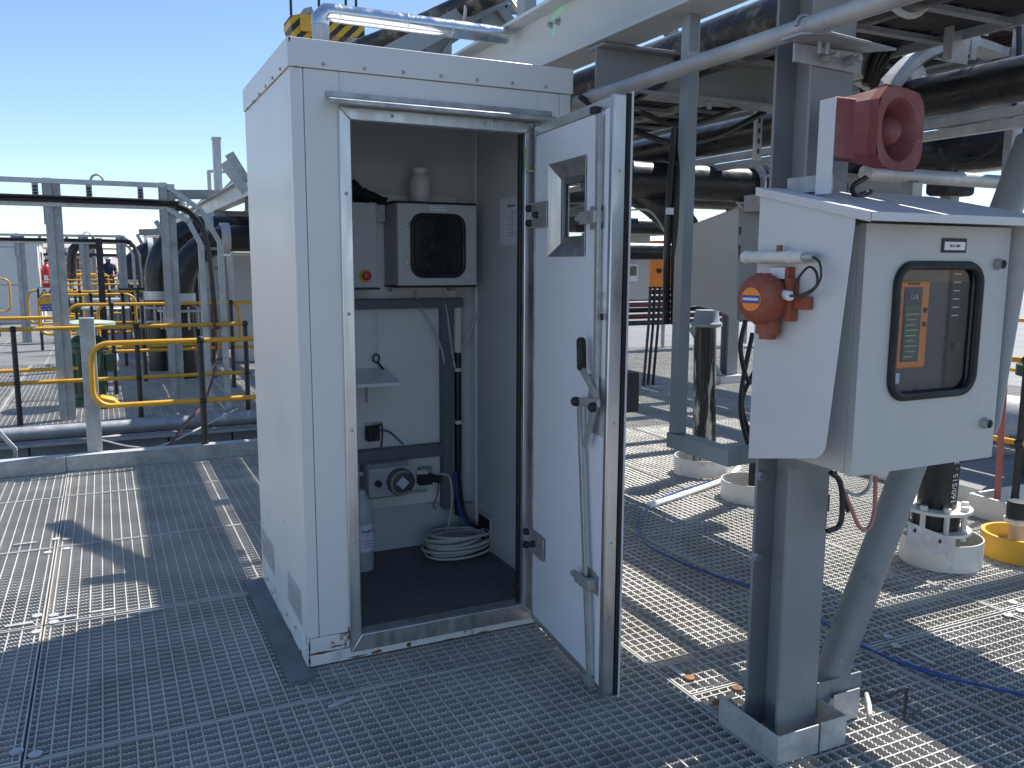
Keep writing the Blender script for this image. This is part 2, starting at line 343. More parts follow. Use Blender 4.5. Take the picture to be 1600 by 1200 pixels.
# clamps and clips lying flush on the grating
clipm = MB().box(-.055, .055, -.009, .009, .002, .006)
discm = MB().lathe([(.0, .002), (.021, .002), (.021, .006), (.0, .007)], (0, 0, 0), n=14, cap=False)
def flat(mb, name, mt, pts):
    src = None
    for p, rz in pts:
        if src is None: o = src = mb.build(name, mt, deck_o)
        else: o = src.copy(); COL.objects.link(o)
        o.location = (p[0], p[1], p[2]); o.rotation_euler.z = rz
flat(clipm, 'clip', GALVL, [(at(x, y, Z=.001), rz) for x, y, rz in ((535, 1098, .3), (98, 966, 0), (160, 955, 0), (30, 977, 0), (237, 955, 0), (1442, 1030, 1.57), (1055, 1048, 1.57), (40, 850, 0), (350, 728, 0))])
flat(discm, 'clamp_disc', GALVL, [(at(x, y, Z=.001), 0) for x, y in ((58, 963), (84, 962), (57, 988), (84, 973), (88, 843), (104, 843), (75, 864), (104, 858), (26, 1176), (55, 1180), (1388, 996), (1400, 1010), (1583, 942), (1575, 962), (1595, 955))])
flat(MB().lathe([(.0, .002), (.02, .002), (.02, .008), (.0, .010)], (0, 0, 0), n=14, cap=False), 'rusty_clamp_disc', RUSTB, [(at(x, y, Z=.001), 0) for x, y in ((1078, 1061), (1122, 1099), (1152, 1077))])
# trench between the decks
tr = MB(); tr.box(-9, 1.88, 7.26, 7.30, -1.3, -.05); tr.box(-9, 1.88, 9.16, 9.20, -1.3, -.10)
tro = struct(tr, 'trench_wall', CONC)
for i in range(8):
    x = -3.2+.62*i; MB().box(x, x+.6, 9.135, 9.158, -1.1, -.16).build('trench_panel', MIDG, tro)
led = MB(); led.box(-9, 1.88, 8.98, 9.158, -.15, -.12); led.build('trench_ledge', GALVL, tro)
# kerb plates at the edge of the near deck
kr = thing('kerb_plate', (0, 7.15, 0), 'galvanised folded kerb plate along the far edge of near grating', 'kerb')
for i, (a, b) in enumerate(((-4.0, -2.1), (-2.095, -.335), (-.33, 1.5))):
    MB().box(a, b, 7.115, 7.13, 0, .118).build('face_plate', GALV, kr, .003)
    MB().box(a, b, 7.131, 7.235, .112, .118).build('top_plate', GALVL, kr, .002)
pp = MB(); pp.tube([(-7, 9.02, -.02), (1.75, 9.02, -.02)], .065, 14)
solo(pp, 'trench_pipe', GALV, 'long galvanised pipe lying along the trench below the railings', 'pipe')
# loose cables in the trench
solo(MB().beam(at(-20, 655, Y=7.6), at(24, 702, Y=7.6), .03, .03).beam(at(24, 702, Y=7.6), at(24, 745, Y=7.6), .03, .03), 'bent_angle', GALVL, 'bent pale angle bar standing in the trench at far left', 'angle')
solo(MB().tube(bez([at(160, 688, Y=7.5), at(205, 698, Y=7.45), at(250, 697, Y=7.5), at(310, 670, Y=8), at(372, 638, Y=8.9)], 20), .008, 6), 'trench_cable', GALVL, 'grey cable sagging across the trench behind yellow loop rail', 'cable')
solo(MB().tube(bez([at(332, 480, Y=9.5), at(338, 560, Y=9.3), at(318, 630, Y=8.6), at(270, 690, Y=7.6), (.2, 7.5, -.6)], 20), .014, 6), 'drop_hose', REDH, 'dark red hose dropping from the cable ladder into the trench', 'hose')
# cover plate beside the cabinet
solo(MB().box(.55, .655, 3.1, 4.27, .003, .008), 'cover_plate', mat('dark_plate', (.14, .15, .155), .5, .3, var=.2), 'dark flat steel strip along the left foot of the white cabinet', 'plate')
# ------------------------------------------------------------------ the cabinet
X0, X1, Y0, Y1 = .645, 1.803, 3.197, 4.262
cb = thing('equipment_cabinet', (1.22, 3.7, 0), 'tall white steel analyser cabinet standing open on the grating', 'cabinet')
bp = lambda n, m_, mb, bev=.003: mb.build(n, m_, cb, bev)
def skirt():
    t = .012; mb = MB()
    mb.box(X0-.001, X1+.001, Y0-.001, Y0+t, .004, .052); mb.box(X0-.001, X0+t, Y0+t, Y1, .004, .052); mb.box(X1-t, X1+.001, Y0+t, Y1, .004, .052); mb.box(X0+t, X1-t, Y1-t, Y1, .004, .052)
    return mb
bp('base_skirt', WHITED, skirt(), .002)
mb = MB(); mb.box(X0+.002, .816, Y0+.001, Y0+.014, .054, .118); bp('corner_plinth', WHITED, mb)
mb = MB(); mb.box(X0+.0015, X0+.014, Y0+.016, Y1, .054, .11); bp('side_plinth', WHITED, mb)
bp('corner_trim', WHITE, MB().box(X0+.001, .6925, Y0+.001, Y0+.05, .12, 2.29))
bp('wall_panel', WHITE, MB().box(.6945, .826, Y0+.002, Y0+.05, .12, 2.29))
bp('wall_panel', WHITE, MB().box(.826, 1.652, Y0+.0025, Y0+.05, 2.15, 2.29))
bp('wall_panel', WHITE, MB().box(1.652, 1.7485, Y0+.002, Y0+.05, .054, 2.29))
bp('corner_trim', WHITE, MB().box(1.7505, X1-.001, Y0+.001, Y0+.05, .054, 2.29))
lw = bp('side_wall', WHITE, MB().box(X0+.001, X0+.045, Y0+.051, Y1-.001, .112, 2.29)); lw['label'] = 'outer left wall with two small vent grilles'
bp('side_wall', WHITE, MB().box(X1-.045, X1-.001, Y0+.051, Y1-.001, .053, 2.29))
bp('back_wall', WHITE, MB().box(X0+.046, X1-.046, Y1-.05, Y1-.001, .053, 2.29))
f = MB(); e = .006
f.box(X0-e, X1+e, Y0-e, Y0-.0005, 2.291, 2.392); f.box(X0-e, X0-.0005, Y0, Y1, 2.291, 2.392); f.box(X1+.0005, X1+e, Y0, Y1, 2.291, 2.392); f.box(X0, X1, Y1-.002, Y1+e, 2.291, 2.392)
bp('roof_fascia', WHITE, f, .004)
bp('roof', WHITE, MB().box(X0+.001, X1-.001, Y0+.001, Y1-.003, 2.292, 2.390), 0)
sm = MB().lathe([(.0001, -.002), (.0065, -.001), (.0065, .0035), (.003, .006), (.0001, .0062)], (0, 0, 0), (0, -1, 0), 10, cap=False)
SCREW = None
def screw(pos, rz=0, parent=cb, name='screw'):
    global SCREW
    if SCREW is None: SCREW = sm.build('screw', ALUD, None); SCREW.parent = parent; o = SCREW
    else: o = SCREW.copy(); COL.objects.link(o); o.parent = parent
    o.name = name; o.location = V(pos)-OFF[parent]; o.rotation_euler = (0, 0, rz); return o
OFF_NEG = V((0, 0, 0))
for px, py in ((505, 100), (569, 107), (630, 113), (689, 119), (745, 125), (800, 130), (852, 136)): screw(at(px, py, Y=Y0-e-.0005))
for px, py in ((438, 108), (426, 122), (415, 135), (405, 147), (396, 159), (387, 170)): screw(at(px, py, X=X0-e-.0005), -R(90))
for px, py in ((433, 937), (449, 960), (462, 980), (418, 905)): screw(at(px, py, X=X0-.0005), -R(90))
screw(at(534, 996, Y=Y0))
# vents in the left wall
for pts in (((411, 843), (430, 912)), ((451, 906), (472, 980))):
    a = at(*pts[0], X=X0); b = at(*pts[1], X=X0); zt = .27; ya, yb = sorted((a.y, b.y)); zc0, zc1 = .145, .285
    v_ = MB(); v_.box(X0-.003, X0+.002, ya, yb, zc0, zc1); vo = bp('vent_grille', mat('vent_plate', (.5, .51, .52), .5, .2, var=.1), v_, 0)
    for i in range(7):
        z = zc0+.014+i*.0175; MB().box(X0-.006, X0-.0032, ya+.006, yb-.006, z, z+.009).build('louvre', GALVL, vo)
# door frame
FX0, FX1, FZ0, FZ1 = .816, 1.662, .036, 2.167; IX0, IX1, IZ0, IZ1 = .862, 1.583, .106, 2.118
fr = MB(); y0, y1 = Y0-.014, Y0+.0005
def mitre(mb, a, b, c, d, y0, y1): mb.prism([(a[0], y0, a[1]), (b[0], y0, b[1]), (c[0], y0, c[1]), (d[0], y0, d[1])], (0, y1-y0, 0))
O = [(FX0, FZ0), (FX1, FZ0), (FX1, FZ1), (FX0, FZ1)]; I = [(IX0, IZ0), (IX1, IZ0), (IX1, IZ1), (IX0, IZ1)]
for i in range(4):
    j = (i+1) % 4; q = MB(); mitre(q, O[i], O[j], I[j], I[i], y0, y1); q.build('frame_member', ALU if i != 3 else ALU, cb, .004)
rv = MB()
rv.box(IX0-.006, IX0+.001, y1+.0005, Y0+.052, IZ0, IZ1); rv.box(IX1-.001, IX1+.006, y1+.0005, Y0+.052, IZ0, IZ1); rv.box(IX0+.001, IX1-.001, y1+.0005, Y0+.052, IZ1-.001, IZ1+.006); rv.box(IX0+.001, IX1-.001, y1+.0005, Y0+.052, IZ0-.006, IZ0+.001)
bp('frame_reveal', ALUD, rv, 0)
bp('door_seal', RUB, MB().box(IX1-.014, IX1-.0015, Y0+.004, Y0+.03, IZ0, IZ1), .004)
for z in (.5, .95, 1.4, 1.85): screw((.838, Y0-.0145, z)); screw((1.63, Y0-.0145, z+.2))
for x in (1.02, 1.4): screw((x, Y0-.0145, 2.143))
dr = MB(); a = Y0-.0005
dr.prism([(.772, a, 2.214), (.772, a-.012, 2.214), (.772, a-.012, 2.196), (.772, a-.078, 2.178), (.772, a-.078, 2.163), (.772, a-.074, 2.163), (.772, a-.074, 2.173), (.772, a, 2.192)], (.935, 0, 0))
bp('drip_rail', ALUD, dr, .001)
# interior lining
ix0, ix1, iy1 = X0+.0455, 1.752, 4.142
bp('lining_back', INNER, MB().box(ix0, X1-.047, iy1, iy1+.05, .0535, 2.285), 0)
bp('lining_right', INNER, MB().box(ix1, X1-.0455, Y0+.053, iy1-.0005, .0535, 2.285), 0)
bp('lining_left', INNER, MB().box(ix0, ix0+.006, Y0+.053, iy1-.0005, .113, 2.285), 0)
bp('lining_front', INNER, MB().box(ix0+.007, IX0-.007, Y0+.0505, Y0+.056, .113, 2.285), 0)
bp('lining_front', INNER, MB().box(IX1+.007, ix1-.0005, Y0+.0505, Y0+.056, .113, 2.285), 0)
bp('lining_ceiling', INNER, MB().box(ix0+.001, ix1-.001, Y0+.053, iy1-.001, 2.27, 2.284), 0)
bp('cabinet_floor', FLOORM, MB().box(ix0+.007, ix1-.001, Y0+.016, iy1-.001, .06, .098), 0)
bp('corner_cover', WHT, MB().box(ix1-.012, ix1-.0008, iy1-.075, iy1-.0008, .099, 2.26), .003)
bp('back_board', BOARD, MB().box(ix0+.01, 1.655, iy1-.022, iy1-.0005, .335, 1.925), .002)
bp('cable_exit', DARK, MB().box(ix1-.004, ix1-.0005, 3.885, 4.045, .1, .27), 0)
bp('cable_exit_frame', RAL, MB().box(ix1-.012, ix1-.0045, 3.868, 3.884, .1, .285).box(ix1-.012, ix1-.0045, 3.885, 4.045, .271, .285), 0)
bp('earth_wire', EARTH, MB().tube(bez([(1.585, Y0-.012, 2.06), (1.578, Y0-.03, 1.99), (1.60, Y0-.05, 1.965), (1.635, Y0-.05, 2.0), (1.648, Y0-.045, 2.075)], 20), .0035, 6), 0)
RST = mat('rust_bloom', (.17, .06, .02), .85, var=.45, vscale=60)
rn_ = random.Random(9)
for px, py, w_, h_ in ((560, 1026, .05, .004), (590, 1019, .03, .008), (640, 1008, .012, .012), (700, 1000, .03, .003), (500, 1022, .07, .005), (484, 1015, .004, .05), (484, 1035, .006, .02), (528, 1010, .04, .004), (545, 985, .003, .02), (755, 988, .03, .003), (452, 61, .004, .012), (462, 104, .012, .002)):
    p = at(px, py, Y=Y0-.0075); n_ = 14; pts = [(p.x+w_*math.cos(t)*rn_.uniform(.5, 1.1), Y0-(.0022 if py > 200 else .0072), p.z+h_*math.sin(t)*rn_.uniform(.5, 1.2)) for t in [2*math.pi*i/n_ for i in range(n_)]]
    MB().add(pts, [tuple(range(n_))]).build('rust_patch', RST, cb, recalc=False)
for px, py, w_, h_ in ((470, 1020, .02, .02), (455, 990, .05, .004), (440, 958, .03, .004), (478, 1000, .006, .03), (443, 815, .004, .01), (425, 925, .04, .004)):
    p = at(px, py, X=X0-.002); n_ = 14; pts = [(X0-.0018, p.y+w_*math.cos(t)*rn_.uniform(.5, 1.1), p.z+h_*math.sin(t)*rn_.uniform(.5, 1.2)) for t in [2*math.pi*i/n_ for i in range(n_)]]
    MB().add(pts, [tuple(range(n_))]).build('rust_patch', RST, cb, recalc=False)
bp('lamp_hook', STEEL, MB().cyl((.93, 3.3, 2.27), (.93, 3.3, 2.255), .03), 0)
# ------------------------------------------------------------------ open door
DH = V((1.615, 3.155, 0)); DU = V((-.0988, -.9951, 0)); DN = V((-.9951, .0988, 0))
DM = Matrix(((DU.x, DN.x, 0, DH.x), (DU.y, DN.y, 0, DH.y), (0, 0, 1, 0), (0, 0, 0, 1)))
def dpt(px, py, n=0.):
    o = V((0, 0, EYE)); d = at(px, py, D=1)-o; p0 = DH+DN*n; t = (p0-o).dot(DN)/d.dot(DN); p = o+d*t
    return (p-DH).dot(DU), p.z
door = bp('door', DOORW, MB(DM).box(.012, .652, -.040, -.001, .075, 2.105), .002); door['label'] = 'white lined door swung wide open to the right'
dbp = lambda n, m_, mb, bev=.002: mb.build(n, m_, door, bev)
DL = .705
wz0, wz1, ws0, ws1 = 1.625, 1.972, dpt(859, 300)[0], dpt(916, 300)[0]
door.data.clear_geometry()
dm = MB(DM); dm.box(.012, ws0, -.040, -.001, .075, 2.105); dm.box(ws1, .652, -.040, -.001, .075, 2.105); dm.box(ws0, ws1, -.040, -.001, .075, wz0); dm.box(ws0, ws1, -.040, -.001, wz1, 2.105)
door.data.from_pydata([V(p)-OFF[cb] for p in dm.v], [], dm.f); door.data.update()
door.modifiers.clear()
dbp('door_border', ALU, MB(DM).box(0, DL, -.042, .003, 2.106, 2.142))
dbp('door_border', ALU, MB(DM).box(0, DL, -.042, .003, .05, .074))
dbp('door_border', ALUD, MB(DM).box(0, .0115, -.042, .003, .0745, 2.1055))
dbp('door_border', DOORW, MB(DM).box(.653, .69, -.042, .006, .0745, 2.1055))
dbp('door_edge', ALU, MB(DM).box(.6905, DL+.012, -.042, .008, .046, 2.146), .004)
def holed(mb, a, b, n0, n1, z0, z1): mb.box(a, ws0+.05, n0, n1, z0, z1); mb.box(ws1-.03, b, n0, n1, z0, z1); mb.box(ws0+.05, ws1-.03, n0, n1, z0, wz0+.045); mb.box(ws0+.05, ws1-.03, n0, n1, wz1-.055, z1); return mb
dbp('door_edge_seal', RUB, holed(MB(DM), 0, DL+.016, -.056, -.0425, .043, 2.15), 0)
dbp('outer_skin', WHITE, holed(MB(DM), -.004, DL+.019, -.063, -.0565, .035, 2.155), 0)

# window in the door: splayed surround, inner frame, pane
gs0, gz1 = dpt(880, 288, -.03); gs1, gz0 = dpt(911, 378, -.03)
wc = MB(DM); A_ = [(ws0-.004, wz0-.004), (ws1+.004, wz0-.004), (ws1+.004, wz1+.004), (ws0-.004, wz1+.004)]
B_ = [(ws0+.05, wz0+.045), (ws1-.03, wz0+.045), (ws1-.03, wz1-.055), (ws0+.05, wz1-.055)]
for i in range(4):
    j = (i+1) % 4; a, b, c, d = A_[i], A_[j], B_[j], B_[i]; q = MB(DM)
    q.hexa([(a[0], .004, a[1]), (b[0], .004, b[1]), (c[0], -.028, c[1]), (d[0], -.028, d[1]), (a[0], .0065, a[1]), (b[0], .0065, b[1]), (c[0], -.0255, c[1]), (d[0], -.0255, d[1])])
    q.build('window_surround', ALUD if i in (0, 2) else ALU, door)
C_ = [(B_[0][0]+.03, B_[0][1]+.025), (B_[1][0]-.002, B_[1][1]+.025), (B_[2][0]-.002, B_[2][1]-.022), (B_[3][0]+.03, B_[3][1]-.022)]
for i in range(4):
    j = (i+1) % 4; q = MB(DM); q.prism([(p[0], -.03, p[1]) for p in (B_[i], B_[j], C_[j], C_[i])], (0, -.01, 0)); q.build('window_frame', ALU, door)
gk = MB(DM); rr = [(C_[0][0], C_[0][1]), (C_[1][0], C_[1][1]), (C_[2][0], C_[2][1]), (C_[3][0], C_[3][1])]
gk.tube([(p[0], -.036, p[1]) for p in rr], .004, 6, closed=True); dbp('window_gasket', RUB, gk, 0)
dbp('window_pane', GLASS, MB(DM).add([(C_[0][0], -.039, C_[0][1]), (C_[1][0], -.039, C_[0][1]), (C_[1][0], -.039, C_[2][1]), (C_[0][0], -.039, C_[2][1])], [(0, 1, 2, 3)]), 0)
# lock gear
def dbar(a, b, w, t, n): # flat bar from pixel a to pixel b on the lining
    s0, z0 = dpt(*a, n); s1, z1 = dpt(*b, n); return MB(DM).beam((s0, n, z0), (s1, n, z1), w, t, up=(0, 1, 0))
dbp('lock_rod', STEEL, dbar((936, 178), (931, 630), .026, .014, .02))
dbp('lock_rod', STEEL, dbar((905, 628), (920, 1060), .024, .012, .024))
s_, z_ = dpt(933, 632, .006); dbp('lock_plate', STEEL, MB(DM).box(s_-.075, s_+.06, .0005, .006, z_-.11, z_+.10))
dbp('lock_lever', STEEL, dbar((907, 572), (934, 622), .026, .012, .036))
dbp('lock_lever', STEEL, dbar((934, 620), (913, 697), .026, .012, .03))
dbp('lock_lever', STEEL, dbar((903, 627), (936, 630), .03, .012, .032))
gsx, gz = dpt(908, 528, .036); gsy, gz2 = dpt(909, 576, .036)
dbp('lever_grip', RUB, MB(DM).tube([(gsx, .036, gz+.002), (gsx, .036, gz-.008), (gsy, .036, gz2), (gsy, .036, gz2-.006)], [.009, .017, .017, .012], 10), 0)
for px, py in ((905, 627), (932, 636)):
    s, z = dpt(px, py, .03); dbp('cap_nut', RUB, MB(DM).lathe([(.018, 0), (.017, .014), (.01, .022), (.0005, .024)], (s, .038, z), (0, 1, 0), 12, cap=False), 0)
for px, py in ((931, 340), (922, 906)):
    s, z = dpt(px, py, .006); gd = dbp('rod_guide', STEEL, MB(DM).box(s-.05, s+.075, .0005, .006, z-.04, z+.04).box(s-.045, s-.022, .006, .036, z-.02, z+.02).box(s+.024, s+.055, .006, .036, z-.02, z+.02).box(s-.06, s+.06, .0365, .043, z-.022, z+.022))
    MB(DM).cyl((s-.061, .034, z), (s-.09, .034, z), .013, 10).build('guide_pin', STEEL, door)
s, z = dpt(933, 172, .012); dbp('rod_stop', RUB, MB(DM).box(s-.025, s+.01, .004, .03, z-.012, z+.012), .004)
s, z = dpt(922, 1058, .012); dbp('rod_stop', STEEL, MB(DM).box(s-.02, s+.03, .004, .03, .055, .085), .002)
hk = [dpt(946, 458, .012), dpt(937, 464, .02), dpt(934, 475, .02), dpt(940, 492, .02)]
dbp('door_hook', STEEL, MB(DM).tube(bez([(p[0], .02, p[1]) for p in hk], 16), .003, 6), 0)
s, z = hk[-1]; dbp('hook_ferrule', RUB, MB(DM).cyl((s, .02, z+.004), (s+.003, .02, z-.018), .007, 8), 0)
for px, py in ((841, 336), (839, 851)):
    s, z = dpt(px, py, .006); hg = dbp('hinge_plate', STEEL, MB(DM).box(-.03, dpt(854, 336, .012)[0], .0085, .0125, z-.05, z+.05))
    for ds, dz in ((-.015, .03), (-.015, -.03), (.06, 0)):
        MB(DM).lathe([(.015, 0), (.014, .012), (.009, .02), (.0005, .022)], (ds, .0127, z+dz), (0, 1, 0), 12, cap=False).build('hinge_bolt', RUB, door)
for z in (.25, .62, 1.05, 1.5, 1.9): MB(DM).lathe([(.005, 0), (.004, .003), (.0002, .0035)], (DL+.0125, -.02, z), (1, 0, 0), 8, cap=False).build('rivet', ALUD, door)
dbp('outside_lock_box', mat('lock_box', (.045, .045, .043), .5, var=.1), MB(DM).box(.60, .70, -.125, -.0635, 1.08, 1.22), .004)
# ------------------------------------------------------------------ things inside the cabinet
def interior():
    yb = 4.118
    e = thing('control_enclosure', (1.48, 4.05, 1.48), 'grey wall enclosure with black rounded window inside the white cabinet', 'enclosure')
    b = MB().box(1.268, 1.672, 3.915, yb, 1.483, 1.875).build('body', RAL, e, .004)
    MB().box(1.255, 1.68, 3.912, yb-.02, 1.8755, 1.884).build('top_lip', RUB, e, .002)
    MB().box(1.26, 1.68, 3.912, yb-.02, 1.474, 1.4825).build('bottom_lip', RUB, e, .002)
    dr = MB().box(1.268, 1.672, 3.895, 3.913, 1.486, 1.872).build('front_door', RAL, e, .003)
    c = (1.472, 3.893, 1.675); MB().tube(rrect(c, .262, .285, .05, UX, UZ), .012, 8, closed=True).build('window_gasket', RUB, dr)
    MB().prism(rrect((1.472, 3.8945, 1.675), .255, .278, .045, UX, UZ), (0, -.001, 0)).build('window_pane', mat('dark_window', (.02, .022, .024), .22, var=.3, vscale=12), dr)
    MB().box(1.43, 1.515, 3.892, 3.8948, 1.842, 1.862).build('name_plate', WHT, dr)
    text('TU-254 / WT-751 ANALYSER', .0075, (1.4725, 3.8915, 1.852), UX, UZ, INK, dr)
    for z in (1.775, 1.595): MB().lathe([(.012, 0), (.012, .006), (.005, .009), (.0005, .009)], (1.318, 3.8948, z), (0, -1, 0), 14, cap=False).build('quarter_lock', STEEL, dr)
    MB().prism([(1.62, 3.8948, 1.52), (1.636, 3.8948, 1.52), (1.628, 3.8948, 1.535)], (0, -.0012, 0)).build('arrow_sticker', WHT, dr)
    for x in (1.29, 1.6): MB().box(x, x+.035, 4.07, 4.117, 1.452, 1.4735).build('mount_tab', ALUD, e)
    s = thing('switch_box', (1.12, 4.05, 1.47), 'narrow grey switch box with red stop button in the cabinet', 'switch box')
    MB().box(.93, 1.185, 3.955, yb, 1.474, 1.873).build('body', RAL, s, .004)
    MB().box(.93, 1.192, 3.94, 4.1, 1.4655, 1.4735).build('bottom_lip', RUB, s)
    p = at(571, 431, Y=3.95)
    MB().lathe([(.03, 0), (.03, .004), (.018, .012)], (p.x, 3.9547, p.z), (0, -1, 0), 18).build('button_collar', SIGNY, s)
    MB().lathe([(.012, .012), (.012, .022), (.021, .024), (.021, .034), (.015, .04), (.0005, .041)], (p.x, 3.9547, p.z), (0, -1, 0), 18).build('stop_button', FRED, s)
    MB().box(1.19, 1.262, yb-.05, yb, 1.79, 1.872).build('slotted_terminal', ALUD, s)
    # cloth on the switch box
    g = MB(); rnd = random.Random(3)
    pts = [at(*p, Y=3.99) for p in ((548, 292), (560, 300), (572, 306), (584, 308), (594, 316), (602, 324))]
    g.tube(bez([(q.x, q.y+rnd.uniform(-.02, .02), max(q.z, 1.89)) for q in pts], 18), [.035, .03, .034, .03, .024, .032, .028, .026, .02, .024, .022, .018, .02, .018, .016, .012][:16], 8)
    g.tube(bez([(1.0, 4.03, 1.9), (1.05, 4.0, 1.93), (1.1, 4.02, 1.91), (1.17, 4.04, 1.9)], 12), .03, 8)
    o = solo(g, 'work_glove', mat('black_cloth', (.012, .012, .014), .9, var=.3), 'crumpled black cloth lying on top of the switch box', 'cloth')
    for v in o.data.vertices: v.co += V((rnd.uniform(-1, 1), rnd.uniform(-1, 1), rnd.uniform(-.6, 1)))*.007
    # bottle
    b = thing('plastic_bottle', (1.426, 4.02, 1.885), 'white plastic bottle standing on top of the grey enclosure', 'bottle')
    MB().lathe([(.001, 0), (.05, .001), (.052, .008), (.052, .105), (.048, .122), (.034, .136), (.032, .142)], (1.426, 4.02, 1.885), n=24).build('body', mat('bottle_plastic', (.62, .62, .6), .45, var=.05, dirt=[((.4, .4, .38), .6, .2, 18)]), b)
    MB().lathe([(.036, .1425), (.037, .16), (.035, .166), (.001, .167)], (1.426, 4.02, 1.885), n=24).build('cap', WHT, b)
    # trunking
    def trunk(name, x0, x1, z0, z1, label, vertical):
        t = thing(name, ((x0+x1)/2, yb, z0), label, 'trunking')
        MB().box(x0, x1, yb-.055, yb-.0005, z0, z1).build('cover', TRUNK, t, .002)
        sl = MB()
        if vertical:
            n = int((z1-z0)/.0125)
            for i in range(n): sl.box(x0-.003, x0-.0003, yb-.05, yb-.008, z0+i*.0125+.003, z0+i*.0125+.009)
        else:
            n = int((x1-x0)/.0125)
            for i in range(n): sl.box(x0+i*.0125+.003, x0+i*.0125+.009, yb-.05, yb-.008, z1+.0003, z1+.003)
        o = sl.build('slot_fingers', mat('trunk_fingers', (.2, .22, .24), .5), t); o['kind'] = 'stuff'
    trunk('cable_trunking', .93, 1.672, 1.365, 1.412, 'dark grey horizontal trunking below the window enclosure', False)
    trunk('cable_trunking', 1.555, 1.612, .30, 1.3645, 'tall dark grey slotted trunking on the back board', True)
    trunk('cable_trunking', .93, 1.554, .592, .655, 'dark grey horizontal trunking above the dosing pump', False)
    # key on a cord, shelf
    k = thing('cabinet_key', at(595, 560, Y=4.08), 'black control key hanging on a thin cord above shelf', 'key')
    a = at(590, 482, Y=4.085); b2 = at(592, 552, Y=4.085); MB().tube([a, b2], .0015, 5).build('cord', WHT, k)
    c = at(588, 560, Y=4.085); MB().tube([c+UX*.016*math.cos(t)+UZ*.02*math.sin(t) for t in [i*math.pi/8 for i in range(16)]], .0045, 6, closed=True).build('bow', INK, k)
    MB().cyl(at(590, 566, Y=4.085), at(599, 577, Y=4.085), .006, 8).build('shank', INK, k)
    s = thing('wall_shelf', (1.1, 4.08, 1.02), 'small white shelf plate jutting from the back board', 'shelf')
    MB().hexa([(.94, 3.9, 1.012), (1.275, 3.9, 1.012), (1.268, yb, 1.062), (.94, yb, 1.062), (.94, 3.9, 1.018), (1.275, 3.9, 1.018), (1.268, yb, 1.068), (.94, yb, 1.068)]).build('plate', WHT, s)
    MB().box(.94, 1.275, 3.897, 3.8998, 1.004, 1.02).build('lip', WHT, s)
    MB().cyl((1.125, 3.98, 1.03), (1.125, 3.98, .915), .007, 8).build('pin', ALUD, s)
    # upper valve + blue tube
    v = thing('tube_valve', at(580, 677, Y=4.09), 'small black tube valve on the back board above lower trunking', 'valve')
    p = at(582, 677, Y=4.09); MB().cbox(p, .065, .05, .075).build('body', RUB, v, .006)
    MB().cyl(p+V((.012, -.025, -.018)), p+V((.012, -.04, -.018)), .016, 12).build('knob', CABLE, v)
    MB().box(p.x-.03, p.x+.06, yb-.012, yb-.001, p.z+.03, p.z+.05).build('clip', ALUD, v)
    solo(MB().tube(bez([p+V((.035, -.005, .012)), p+V((.08, -.01, .005)), p+V((.12, -.01, -.03)), p+V((.16, -.005, -.07))], 12), .005, 6), 'air_tube', BLUE, 'short blue tube curving from the black valve inside cabinet', 'tube')
    solo(MB().tube(bez([p+V((.01, -.01, .04)), p+V((.045, -.01, .04)), p+V((.05, -.005, 0)), p+V((.045, 0, -.09))], 12), .004, 6), 'valve_tube', CABLE, 'thin black tube bending over the upper valve', 'tube')
    # pump
    pm = thing('dosing_pump', (1.22, 4.03, .42), 'grey peristaltic dosing pump with round tube head on the board', 'pump')
    MB().box(1.12, 1.345, 4.0, yb-.0005, .42, .60).build('body', PUMPG, pm, .012)
    MB().box(1.128, 1.338, 3.985, 3.9995, .43, .58).build('front_plate', mat('pump_plate', (.42, .43, .43), .45, var=.05), pm, .006)
    hc = V((1.29, 3.98, .505)); MB().lathe([(.068, .004), (.068, -.03), (.05, -.034), (.0005, -.034)], hc, (0, 1, 0), 24).build('pump_head', mat('pump_head_dark', (.07, .075, .078), .35, var=.1), pm)
    MB().prism([hc+V((0, -.0345, .035)), hc+V((.035, -.0345, 0)), hc+V((0, -.0345, -.035)), hc+V((-.035, -.0345, 0))], (0, -.012, 0)).build('rotor', mat('rotor_plastic', (.55, .57, .6), .3), pm, .004)
    MB().tube([hc+V((.058*math.cos(t), -.04, .058*math.sin(t))) for t in [R(60+240*i/16) for i in range(17)]]+[hc+V((.12, -.045, -.05))], .007, 8).build('pump_tube', mat('pump_tube_tan', (.28, .26, .2), .4), pm)
    MB().cyl(hc+V((-.115, -.002, 0)), hc+V((-.115, -.02, 0)), .017, 14).build('dial', RUB, pm)
    for dx in (0, .04): MB().cyl(hc+V((.075, -.03, -.045+dx*2.2)), hc+V((.135, -.03, -.05+dx*2.2)), .01, 10).build('tube_fitting', HOSEW, pm)
    MB().cyl((1.118, 4.05, .545), (1.07, 4.05, .545), .012, 10).build('cable_gland', HOSEW, pm)
    v2 = thing('solenoid_valve', at(664, 747, Y=4.09), 'black solenoid valve with silver cap right of the pump', 'valve'); p = at(664, 748, Y=4.08)
    MB().cbox(p, .075, .05, .06).build('coil', RUB, v2, .008); MB().cbox(p+V((0, 0, .046)), .07, .04, .03).build('cap', ALUD, v2, .004)
    MB().cyl(p+V((.038, 0, 0)), p+V((.08, -.01, -.01)), .02, 10).build('port', RUB, v2)
    solo(MB().tube(bez([p+V((.085, -.005, .02)), p+V((.125, -.03, 0)), p+V((.135, -.04, -.12)), p+V((.11, -.05, -.26)), p+V((.07, -.08, -.33))], 20), .006, 6), 'drain_tube', HOSEW, 'pale tube looping down from the solenoid valve', 'tube')
